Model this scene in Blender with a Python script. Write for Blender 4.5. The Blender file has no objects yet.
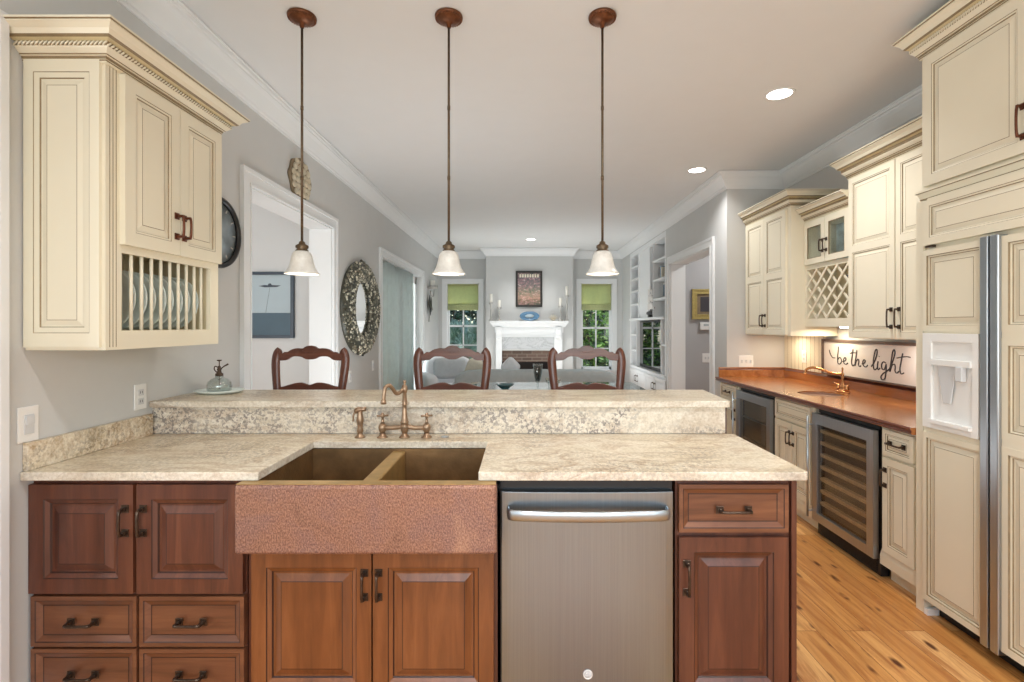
import bpy, bmesh, math, random
from mathutils import Vector, Matrix, noise
random.seed(7)
PI = math.pi
scene = bpy.context.scene
C = scene.collection

# ---------------------------------------------------------------- camera, sky, exposure, lights
cam_d = bpy.data.cameras.new('camera')
cam_d.sensor_width = 36.0
cam_d.lens = 36.0 * 500 / 1024
cam_d.shift_x = -10 / 1024
cam_d.shift_y = -15 / 1024
cam_d.clip_start = 0.05
cam = bpy.data.objects.new('camera', cam_d)
cam.location = (0, 0, 1.42)
cam.rotation_euler = (PI / 2, 0, 0)
C.objects.link(cam)
scene.camera = cam
scene.view_settings.view_transform = 'Standard'
scene.view_settings.look = 'None'
scene.view_settings.gamma = 1
scene.view_settings.use_curve_mapping = False
scene.view_settings.exposure = 0.0
scene.cycles.use_denoising = True
scene.cycles.max_bounces = 8
scene.cycles.diffuse_bounces = 5
scene.cycles.caustics_reflective = False
scene.cycles.caustics_refractive = False
scene.cycles.sample_clamp_indirect = 6

world = bpy.data.worlds.new('sky')
scene.world = world
world.use_nodes = True
wn = world.node_tree
sky = wn.nodes.new('ShaderNodeTexSky')
sky.sky_type = 'NISHITA'
sky.sun_disc = False
sky.sun_elevation = math.radians(55)
sky.sun_rotation = math.radians(60)
wn.links.new(sky.outputs[0], wn.nodes['Background'].inputs[0])
wn.nodes['Background'].inputs[1].default_value = 0.5


def light(name, kind, loc, rot, power, size=None, size_y=None, color=(1, 1, 1), spread=None):
    d = bpy.data.lights.new(name, kind)
    d.energy = power
    d.color = color
    if kind == 'AREA':
        if size_y:
            d.shape = 'RECTANGLE'
            d.size, d.size_y = size, size_y
        else:
            d.shape = 'DISK'
            d.size = size
        if spread:
            d.spread = spread
    elif kind == 'POINT':
        d.shadow_soft_size = size or 0.05
    o = bpy.data.objects.new(name, d)
    o.location = loc
    o.rotation_euler = rot
    C.objects.link(o)
    return o


sun = light('sun', 'SUN', (3, 3, 8), (math.radians(-20), math.radians(38), 0), 3.0, color=(1, .96, .88))
sun.data.angle = 0.02
# added fill lamps behind camera and in side room; daylight at patio doors
light('rear_fill', 'AREA', (0.45, -2.45, 1.65), (math.radians(97), 0, 0), 92, 3.4, 1.7, (.93, .985, .99))
light('patio_daylight', 'AREA', (-2.75, 7.4, 1.2), (0, -math.radians(98), 0), 80, 2.0, 2.3, (.95, 1, 1))
light('side_room_fill', 'AREA', (-3.5, .4, 1.5), (math.radians(96), 0, math.radians(-20)), 95, 1.8, 1.6, (.94, .99, 1))
# added upward fill lamps, kept out of view, to brighten the ceilings
light('ceiling_fill_kitchen', 'AREA', (.6, -.9, .5), (math.radians(180), 0, 0), 21, 2.6, 2.2, (.91, .98, 1.0))
light('ceiling_fill_dining', 'AREA', (-.8, 3.95, .3), (math.radians(180), 0, 0), 30, 1.5, 1.1, (.92, .98, 1.0))
light('ceiling_fill_living', 'AREA', (.2, 8.8, .3), (math.radians(180), 0, 0), 44, 3.0, 1.2, (.93, .99, 1.0))
CAN_POWER = 14


# ---------------------------------------------------------------- materials
def lin(c):
    c = c / 255.0
    return c / 12.92 if c <= 0.04045 else ((c + 0.055) / 1.055) ** 2.4


def rgb(r, g, b):
    return (lin(r), lin(g), lin(b), 1)


def new_mat(name):
    m = bpy.data.materials.new(name)
    m.use_nodes = True
    nt = m.node_tree
    return m, nt, nt.nodes['Principled BSDF'], nt.nodes['Material Output']


def coords(nt, scale=(1, 1, 1), rot=(0, 0, 0)):
    tc = nt.nodes.new('ShaderNodeTexCoord')
    mp = nt.nodes.new('ShaderNodeMapping')
    mp.inputs['Scale'].default_value = scale
    mp.inputs['Rotation'].default_value = rot
    nt.links.new(tc.outputs['Object'], mp.inputs['Vector'])
    return mp.outputs[0]


def noise_tex(nt, vec, scale, detail=4, rough=.55, dist=0):
    n = nt.nodes.new('ShaderNodeTexNoise')
    n.inputs['Scale'].default_value = scale
    n.inputs['Detail'].default_value = detail
    n.inputs['Roughness'].default_value = rough
    n.inputs['Distortion'].default_value = dist
    nt.links.new(vec, n.inputs['Vector'])
    return n.outputs['Fac']


def ramp(nt, fac, stops, interp='LINEAR'):
    r = nt.nodes.new('ShaderNodeValToRGB')
    r.color_ramp.interpolation = interp
    e = r.color_ramp.elements
    e[0].position, e[0].color = stops[0]
    e[1].position, e[1].color = stops[-1]
    for p, c in stops[1:-1]:
        x = e.new(p)
        x.color = c
    nt.links.new(fac, r.inputs[0])
    return r.outputs[0]


def mix(nt, fac, a, b, mode='MIX'):
    n = nt.nodes.new('ShaderNodeMix')
    n.data_type = 'RGBA'
    n.blend_type = mode
    for sock, val in ((n.inputs[0], fac), (n.inputs[6], a), (n.inputs[7], b)):
        if hasattr(val, 'is_linked'):
            nt.links.new(val, sock)
        else:
            sock.default_value = val
    return n.outputs[2]


def bump(nt, bsdf, h, strength=.2, dist=.01):
    b = nt.nodes.new('ShaderNodeBump')
    b.inputs['Strength'].default_value = strength
    b.inputs['Distance'].default_value = dist
    nt.links.new(h, b.inputs['Height'])
    nt.links.new(b.outputs[0], bsdf.inputs['Normal'])


def plain(name, c, rough=.5, metal=0, var=.04, vscale=6, bmp=0, bscale=80, spec=None):
    m, nt, b, o = new_mat(name)
    v = coords(nt)
    f = noise_tex(nt, v, vscale, 3)
    lo = tuple(x * (1 - var) for x in c[:3]) + (1,)
    hi = tuple(min(1, x * (1 + var)) for x in c[:3]) + (1,)
    nt.links.new(ramp(nt, f, [(.3, lo), (.7, hi)]), b.inputs['Base Color'])
    b.inputs['Roughness'].default_value = rough
    b.inputs['Metallic'].default_value = metal
    if spec is not None:
        b.inputs['Specular IOR Level'].default_value = spec
    if bmp:
        bump(nt, b, noise_tex(nt, v, bscale, 3), bmp, .004)
    return m


def wood(name, dark, mid, light_, axis='z', rough=.38, scale=1.0, knots=False, coat=.2):
    m, nt, b, o = new_mat(name)
    s = {'x': (1.2, 14, 14), 'y': (14, 1.2, 14), 'z': (14, 14, 1.2)}[axis]
    s = tuple(q * scale for q in s)
    v = coords(nt, s)
    f = noise_tex(nt, v, 1.6, 6, .62, .6)
    col = ramp(nt, f, [(.28, dark), (.5, mid), (.74, light_)])
    v2 = coords(nt, (1, 1, 1))
    f2 = noise_tex(nt, v2, 2.2, 2)
    col = mix(nt, ramp(nt, f2, [(.35, (0, 0, 0, 1)), (.7, (.5, .5, .5, 1))]), col, mid)
    nt.links.new(col, b.inputs['Base Color'])
    b.inputs['Roughness'].default_value = rough
    b.inputs['Coat Weight'].default_value = coat
    b.inputs['Coat Roughness'].default_value = .2
    bump(nt, b, f, .06, .003)
    return m


def glassy(name, tint=(1, 1, 1, 1), refl=.12, rough=0.02):
    m, nt, b, o = new_mat(name)
    nt.nodes.remove(b)
    t = nt.nodes.new('ShaderNodeBsdfTransparent')
    t.inputs[0].default_value = tint
    g = nt.nodes.new('ShaderNodeBsdfGlossy')
    g.inputs['Roughness'].default_value = rough
    lw = nt.nodes.new('ShaderNodeLayerWeight')
    lw.inputs[0].default_value = .25
    mth = nt.nodes.new('ShaderNodeMath')
    mth.operation = 'MULTIPLY_ADD'
    mth.inputs[1].default_value = refl * 2
    mth.inputs[2].default_value = refl * .3
    nt.links.new(lw.outputs['Facing'], mth.inputs[0])
    mx = nt.nodes.new('ShaderNodeMixShader')
    nt.links.new(mth.outputs[0], mx.inputs[0])
    nt.links.new(t.outputs[0], mx.inputs[1])
    nt.links.new(g.outputs[0], mx.inputs[2])
    nt.links.new(mx.outputs[0], o.inputs[0])
    return m


def emitter(name, c, s):
    m, nt, b, o = new_mat(name)
    b.inputs['Base Color'].default_value = c
    b.inputs['Emission Color'].default_value = c
    b.inputs['Emission Strength'].default_value = s
    return m


M = {}
M['wall'] = plain('grey_wall_paint', rgb(200, 201, 200), .85, var=.012, bmp=.03, bscale=200)
M['ceiling'] = plain('ceiling_paint', rgb(222, 223, 223), .9, var=.008)
M['trim'] = plain('white_trim_paint', rgb(226, 228, 229), .45, var=.01)
M['cream'] = plain('cream_cabinet_paint', rgb(227, 220, 199), .42, var=.02, vscale=3)
M['cream_in'] = plain('cream_cabinet_interior', rgb(204, 192, 160), .6, var=.03)
M['glaze'] = plain('brown_glaze_line', rgb(136, 118, 88), .5, var=.15, vscale=30)
M['glaze_gold'] = plain('gold_glazed_moulding', rgb(206, 192, 152), .45, var=.08, vscale=20)
M['cherry'] = wood('cherry_wood_vertical', rgb(64, 34, 24), rgb(91, 51, 36), rgb(116, 70, 48), 'z')
M['cherry_h'] = wood('cherry_wood_horizontal', rgb(78, 46, 30), rgb(111, 69, 46), rgb(136, 90, 61), 'x')
M['cherry_o'] = wood('cherry_wood_amber', rgb(88, 49, 24), rgb(121, 71, 37), rgb(144, 90, 52), 'z')
M['cherry_dark'] = plain('cherry_glaze_groove', rgb(52, 28, 22), .45, var=.1)
M['stool'] = wood('stool_wood', rgb(58, 30, 22), rgb(92, 50, 36), rgb(122, 72, 52), 'x', .3)
M['stool_v'] = wood('stool_wood_upright', rgb(58, 30, 22), rgb(92, 50, 36), rgb(122, 72, 52), 'z', .3)
M['rush'] = plain('woven_rush', rgb(170, 140, 90), .8, var=.2, vscale=60, bmp=.4, bscale=120)
M['mahog'] = wood('mahogany_counter', rgb(122, 72, 36), rgb(160, 100, 52), rgb(188, 128, 74), 'x', .22, 1.0, coat=.6)
M['mahog_dark'] = wood('mahogany_edge', rgb(70, 34, 24), rgb(98, 52, 38), rgb(126, 72, 54), 'x', .3, 1.0)
M['bronze'] = plain('dark_bronze', rgb(84, 70, 60), .34, .85, var=.25, vscale=60)
M['pull_red'] = plain('reddish_bronze_pull', rgb(104, 62, 44), .34, .75, var=.25, vscale=60)
M['rustbronze'] = plain('rubbed_bronze_canopy', rgb(112, 70, 46), .42, .7, var=.3, vscale=50)
M['rod'] = plain('antique_brass_rod', rgb(108, 92, 74), .4, .8, var=.15, vscale=40)
M['faucet'] = plain('antique_copper_faucet', rgb(160, 134, 110), .32, .8, var=.18, vscale=40)
M['copper_bright'] = plain('polished_copper', rgb(206, 150, 100), .22, .95, var=.1, vscale=40)
M['black'] = plain('black_plastic', rgb(24, 24, 26), .4, var=.05)
M['darkgap'] = plain('dark_cavity', rgb(30, 22, 20), .7, var=.05)
M['white'] = plain('white_plastic', rgb(232, 232, 230), .35, var=.01)
M['plastic_grey'] = plain('pale_grey_plastic', rgb(205, 207, 209), .4, var=.01)
M['paper'] = plain('offwhite_print', rgb(222, 218, 214), .7, var=.015)
M['ink'] = plain('dark_grey_ink', rgb(62, 58, 62), .7, var=.03)
M['plate'] = plain('pale_aqua_glaze', rgb(222, 232, 228), .22, var=.04, vscale=30)
M['plate_edge'] = plain('blue_grey_glaze_pattern', rgb(168, 186, 186), .3, var=.2, vscale=60)
M['plate_blue'] = plain('blue_platter_glaze', rgb(94, 134, 166), .25, var=.15, vscale=40)
M['leadedglass'] = plain('teal_backing', rgb(196, 218, 228), .25, var=.3, vscale=12)
M['curtain'] = plain('aqua_curtain_linen', rgb(206, 217, 216), .85, var=.05, vscale=12, bmp=.1, bscale=300)
M['green'] = plain('green_roman_shade_linen', rgb(226, 228, 180), .85, var=.04, vscale=14)
M['green_d'] = plain('green_shade_folds', rgb(206, 212, 160), .85, var=.08, vscale=40)
M['sofa'] = plain('grey_upholstery', rgb(168, 176, 178), .9, var=.06, vscale=14, bmp=.1, bscale=200)
M['sofa_w'] = plain('white_upholstery', rgb(224, 224, 226), .9, var=.03, vscale=14)
M['pillow_g'] = plain('pale_grey_pillow_cotton', rgb(204, 208, 212), .9, var=.05, vscale=20)
M['pillow_c'] = plain('cream_pillow_cotton', rgb(222, 214, 196), .9, var=.06, vscale=30)
def translucent(key, tr):
    nt_ = M[key].node_tree
    b_, o_ = nt_.nodes['Principled BSDF'], nt_.nodes['Material Output']
    t_ = nt_.nodes.new('ShaderNodeBsdfTranslucent')
    src = b_.inputs['Base Color'].links[0].from_socket
    nt_.links.new(src, t_.inputs[0])
    x_ = nt_.nodes.new('ShaderNodeMixShader')
    x_.inputs[0].default_value = tr
    nt_.links.new(b_.outputs[0], x_.inputs[1])
    nt_.links.new(t_.outputs[0], x_.inputs[2])
    nt_.links.new(x_.outputs[0], o_.inputs[0])


translucent('curtain', .2)
translucent('green', .65)
translucent('green_d', .3)
M['brick'] = None
M['marble'] = None
M['gold'] = plain('gilt_frame', rgb(196, 176, 112), .35, .5, var=.15, vscale=40)
M['candle'] = plain('ivory_candle_wax', rgb(232, 230, 222), .5, var=.02)
M['pewter'] = plain('whitewashed_pewter', rgb(176, 174, 170), .4, .3, var=.15, vscale=60)
M['leaf'] = plain('leaf_green', rgb(96, 140, 52), .55, var=.45, vscale=3)
M['leaf_l'] = plain('leaf_light_green', rgb(150, 182, 84), .5, var=.35, vscale=3)
M['leaf_d'] = plain('leaf_dark_green', rgb(40, 66, 38), .6, var=.4, vscale=3)
M['palm'] = plain('grey_green_frond', rgb(120, 146, 132), .5, var=.35, vscale=5)
M['bark'] = plain('bark', rgb(92, 76, 60), .9, var=.3, vscale=20)
M['lawn'] = plain('lawn_grass', rgb(92, 122, 58), .95, var=.3, vscale=8)
M['teal'] = plain('teal_glazed_bowl', rgb(62, 98, 104), .25, var=.15, vscale=20)
M['shell_c'] = plain('cream_shell', rgb(206, 202, 184), .35, var=.15, vscale=60)
M['shell_o'] = plain('olive_grey_shell', rgb(126, 124, 108), .3, var=.25, vscale=60)
M['shell_d'] = plain('dark_shell', rgb(70, 70, 60), .35, var=.25, vscale=60)
M['carved'] = plain('carved_cream_shellwork', rgb(196, 186, 164), .6, var=.12, vscale=40)
M['carved_g'] = plain('brown_backing', rgb(128, 112, 88), .7, var=.12, vscale=40)  # plain darker brown behind the cream scales, also in the hall print
M['clockface'] = plain('blue_grey_clock_face', rgb(150, 162, 168), .3, var=.3, vscale=14)
M['pictsky'] = plain('pale_blue_print', rgb(184, 200, 208), .6, var=.06, vscale=2)
M['pictsea'] = plain('deep_teal_print', rgb(84, 106, 120), .6, var=.06, vscale=4)
M['pictframe'] = plain('dark_navy_frame', rgb(42, 56, 72), .4, var=.05)
M['blackframe'] = plain('black_picture_frame', rgb(34, 30, 28), .4, var=.05)
M['signframe'] = wood('brown_stained_sign_frame', rgb(62, 46, 40), rgb(96, 78, 70), rgb(120, 104, 94), 'x', .6, 1.0, coat=0)
M['glass'] = glassy('clear_glass', (.97, .99, .98, 1), .1)
M['bottleglass'] = glassy('clear_bottle_glass', (.9, .93, .92, 1), .3)
M['smoke'] = glassy('smoked_cooler_glass', (.84, .82, .79, 1), .12)
M['tableglass'] = glassy('pale_table_glass', (.72, .78, .78, 1), .35)
M['mirror'] = plain('mirror_silver', (.9, .9, .9, 1), .02, 1, var=0)
M['tv'] = plain('glossy_television_screen', rgb(10, 11, 12), .02, 0, var=0, spec=1.0)
M['tv'].node_tree.nodes['Principled BSDF'].inputs['IOR'].default_value = 2.6
M['lamp_on'] = emitter('lit_downlight', (1, .96, .9, 1), 9)
M['winewood'] = plain('cooler_shelf_wood', rgb(206, 184, 152), .5, var=.15, vscale=30)
M['coolerin'] = plain('cooler_interior', rgb(120, 112, 104), .5, var=.1)
light('hall_fill', 'AREA', (3.3, 6.4, 2.9), (0, 0, 0), 30, .5, color=(1, .98, .95))  # fill lamp added to lift the dark hall, no fixture
M['taupe'] = plain('taupe_hall_paint', rgb(170, 170, 172), .85, var=.02)


def frosted():
    m, nt, b, o = new_mat('frosted_alabaster_shade')
    b.inputs['Base Color'].default_value = rgb(226, 225, 220)
    b.inputs['Roughness'].default_value = .3
    b.inputs['Emission Color'].default_value = (1, .95, .88, 1)
    b.inputs['Emission Strength'].default_value = .06
    b.inputs['Transmission Weight'].default_value = 0
    v = coords(nt)
    f = noise_tex(nt, v, 30, 3)
    nt.links.new(ramp(nt, f, [(.3, rgb(202, 200, 194)), (.7, rgb(226, 225, 220))]), b.inputs['Base Color'])
    return m


M['shade'] = frosted()


def granite(name, dark_amt=.5, warm=True, streak=(2.2, 5, 5)):
    m, nt, b, o = new_mat(name)
    v = coords(nt, streak)
    v1 = coords(nt)
    base = ramp(nt, noise_tex(nt, v, 1.0, 7, .62, 1.2),
                [(.27, rgb(146, 124, 94)), (.4, rgb(200, 182, 150)), (.5, rgb(222, 210, 188)), (.57, rgb(182, 154, 116)), (.64, rgb(216, 202, 180)), (.76, rgb(226, 218, 206))])
    fine = ramp(nt, noise_tex(nt, v1, 85, 3, .7), [(.38, rgb(158, 144, 122)), (.5, rgb(220, 210, 190)), (.6, rgb(240, 236, 226))])
    col = mix(nt, .35, base, fine)
    vein = ramp(nt, noise_tex(nt, v, 1.3, 6, .6, 1.4), [(.465, (0, 0, 0, 1)), (.5, (.7, .7, .7, 1)), (.535, (0, 0, 0, 1))])
    vk = ramp(nt, noise_tex(nt, v1, 2.4, 2), [(.45, (0, 0, 0, 1)), (.6, (1, 1, 1, 1))])
    col = mix(nt, mix(nt, 1.0, vein, vk, 'MULTIPLY'), col, rgb(152, 118, 76))
    cl = ramp(nt, noise_tex(nt, v1, 2.6, 4, .6, .6), [(.42, (0, 0, 0, 1)), (.6, (1, 1, 1, 1))])
    sp = ramp(nt, noise_tex(nt, v1, 70, 3, .65, .3), [(.5, (0, 0, 0, 1)), (.56, (1, 1, 1, 1))])
    spk = mix(nt, 1.0, cl, sp, 'MULTIPLY')
    sc = mix(nt, 1.0, spk, (dark_amt, dark_amt, dark_amt, 1), 'MULTIPLY')
    col = mix(nt, sc, col, rgb(78, 58, 44))
    if not warm:
        col = mix(nt, .28, col, rgb(214, 210, 206))
    nt.links.new(col, b.inputs['Base Color'])
    b.inputs['Roughness'].default_value = .28
    return m


M['granite'] = granite('cream_granite', .5)
M['granite_r'] = granite('speckled_cream_granite', 1.0, False)
M['granite_edge'] = granite('rough_cut_granite_edge', .3, False)


def copper():
    m, nt, b, o = new_mat('hammered_copper')
    v = coords(nt)
    vor = nt.nodes.new('ShaderNodeTexVoronoi')
    vor.inputs['Scale'].default_value = 210
    nt.links.new(v, vor.inputs['Vector'])
    f = noise_tex(nt, v, 5, 4, .6, .5)
    col = ramp(nt, f, [(.28, rgb(104, 70, 58)), (.45, rgb(148, 104, 86)), (.58, rgb(134, 98, 92)), (.75, rgb(176, 134, 112))])
    fine = noise_tex(nt, coords(nt, (1, 1, .55)), 230, 2)
    col = mix(nt, .38, col, ramp(nt, fine, [(.38, rgb(84, 56, 46)), (.62, rgb(196, 156, 130))]))
    nt.links.new(col, b.inputs['Base Color'])
    b.inputs['Metallic'].default_value = .35
    b.inputs['Roughness'].default_value = .45
    bump(nt, b, vor.outputs['Distance'], .35, .002)
    return m


M['copper'] = copper()
M['copper_in'] = plain('aged_copper_basin', rgb(128, 98, 64), .4, .5, var=.3, vscale=9, bmp=.3, bscale=90)
M['copper_rim'] = plain('worn_copper_rim', rgb(182, 150, 96), .35, .6, var=.15, vscale=20)


def stainless(name='brushed_stainless', axis='z', c=rgb(172, 178, 186), rough=.33):
    m, nt, b, o = new_mat(name)
    s = {'z': (300, 300, 2), 'x': (2, 300, 300), 'y': (300, 2, 300)}[axis]
    v = coords(nt, s)
    f = noise_tex(nt, v, 1, 2)
    nt.links.new(ramp(nt, f, [(.3, tuple(q * .9 for q in c[:3]) + (1,)), (.7, c)]), b.inputs['Base Color'])
    b.inputs['Metallic'].default_value = 1
    b.inputs['Roughness'].default_value = rough
    b.inputs['Anisotropic'].default_value = .5
    return m


M['steel'] = stainless(c=rgb(186, 190, 195))
M['steel_dw'] = stainless('brushed_slate_stainless', c=rgb(156, 166, 174))
M['steel_h'] = stainless('brushed_stainless_horizontal', 'x', rgb(186, 194, 200), .36)


def floor_mat():
    m, nt, b, o = new_mat('honey_pine_planks')
    tc = nt.nodes.new('ShaderNodeTexCoord')
    mp = nt.nodes.new('ShaderNodeMapping')
    mp.inputs['Rotation'].default_value = (0, 0, PI / 2)
    nt.links.new(tc.outputs['Object'], mp.inputs['Vector'])
    br = nt.nodes.new('ShaderNodeTexBrick')
    br.offset = .37
    br.offset_frequency = 2
    br.inputs['Color1'].default_value = (0, 0, 0, 1)
    br.inputs['Color2'].default_value = (1, 1, 1, 1)
    br.inputs['Mortar'].default_value = (.5, .5, .5, 1)
    br.inputs['Scale'].default_value = 1
    br.inputs['Mortar Size'].default_value = .0012
    br.inputs['Brick Width'].default_value = 1.7
    br.inputs['Row Height'].default_value = .125
    nt.links.new(mp.outputs[0], br.inputs['Vector'])
    tone = ramp(nt, br.outputs['Color'], [(0, rgb(180, 122, 62)), (.5, rgb(208, 152, 88)), (1, rgb(228, 180, 118))])
    # per plank offset of the grain
    add = nt.nodes.new('ShaderNodeVectorMath')
    add.operation = 'ADD'
    nt.links.new(tc.outputs['Object'], add.inputs[0])
    sc = nt.nodes.new('ShaderNodeVectorMath')
    sc.operation = 'SCALE'
    sc.inputs['Scale'].default_value = 7
    nt.links.new(br.outputs['Color'], sc.inputs[0])
    nt.links.new(sc.outputs[0], add.inputs[1])
    mp2 = nt.nodes.new('ShaderNodeMapping')
    mp2.inputs['Scale'].default_value = (16, 1.3, 1)
    nt.links.new(add.outputs[0], mp2.inputs['Vector'])
    gr = noise_tex(nt, mp2.outputs[0], 1.5, 6, .65, 1.2)
    col = mix(nt, ramp(nt, gr, [(.35, (.75, .75, .75, 1)), (.6, (0, 0, 0, 1))]), tone, rgb(150, 86, 36))
    mp3 = nt.nodes.new('ShaderNodeMapping')
    mp3.inputs['Scale'].default_value = (17, 6, 1)
    nt.links.new(add.outputs[0], mp3.inputs['Vector'])
    vo = nt.nodes.new('ShaderNodeTexVoronoi')
    vo.inputs['Scale'].default_value = 1
    nt.links.new(mp3.outputs[0], vo.inputs['Vector'])
    kn = ramp(nt, vo.outputs['Distance'], [(.14, (1, 1, 1, 1)), (.30, (0, 0, 0, 1))])
    km = ramp(nt, noise_tex(nt, add.outputs[0], 3.2, 3, .6), [(.49, (0, 0, 0, 1)), (.55, (1, 1, 1, 1))])
    col = mix(nt, mix(nt, 1.0, kn, km, 'MULTIPLY'), col, rgb(84, 42, 18))
    col = mix(nt, br.outputs['Fac'], col, rgb(96, 54, 26))
    nt.links.new(col, b.inputs['Base Color'])
    b.inputs['Roughness'].default_value = .3
    bump(nt, b, br.outputs['Fac'], -.15, .002)
    return m


M['floor'] = floor_mat()


def brick_mat():
    m, nt, b, o = new_mat('red_brown_brick')
    v = coords(nt, (1, 1, 1), (PI / 2, 0, 0))
    br = nt.nodes.new('ShaderNodeTexBrick')
    br.inputs['Color1'].default_value = rgb(108, 88, 78)
    br.inputs['Color2'].default_value = rgb(84, 68, 60)
    br.inputs['Mortar'].default_value = rgb(126, 116, 106)
    br.inputs['Scale'].default_value = 1
    br.inputs['Mortar Size'].default_value = .006
    br.inputs['Brick Width'].default_value = .2
    br.inputs['Row Height'].default_value = .066
    nt.links.new(v, br.inputs['Vector'])
    nt.links.new(br.outputs['Color'], b.inputs['Base Color'])
    b.inputs['Roughness'].default_value = .9
    return m


def marble_mat():
    m, nt, b, o = new_mat('grey_veined_marble')
    v = coords(nt)
    f = noise_tex(nt, v, 2.2, 8, .6, 2.5)
    nt.links.new(ramp(nt, f, [(.48, rgb(186, 188, 190)), (.5, rgb(160, 162, 164)), (.52, rgb(188, 190, 192))]), b.inputs['Base Color'])
    b.inputs['Roughness'].default_value = .25
    return m


M['brick'] = brick_mat()
M['marble'] = marble_mat()


def poster_mat():
    m, nt, b, o = new_mat('poster_print')
    tc = nt.nodes.new('ShaderNodeTexCoord')
    sep = nt.nodes.new('ShaderNodeSeparateXYZ')
    nt.links.new(tc.outputs['Generated'], sep.inputs[0])
    v = coords(nt, (14, 14, 22))
    n = noise_tex(nt, v, 1, 4, .7, .6)
    band = ramp(nt, sep.outputs['Z'], [(0, rgb(44, 38, 36)), (.16, rgb(120, 88, 60)), (.22, rgb(196, 150, 130)), (.4, rgb(120, 128, 104)), (.6, rgb(96, 92, 110)), (.84, rgb(92, 84, 118)), (1, rgb(70, 66, 84))])
    spots = ramp(nt, n, [(.3, rgb(40, 42, 38)), (.45, rgb(110, 116, 90)), (.55, rgb(176, 120, 116)), (.66, rgb(226, 216, 200))])
    nt.links.new(mix(nt, .55, band, spots), b.inputs['Base Color'])
    b.inputs['Roughness'].default_value = .3
    return m


M['poster'] = poster_mat()


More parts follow.
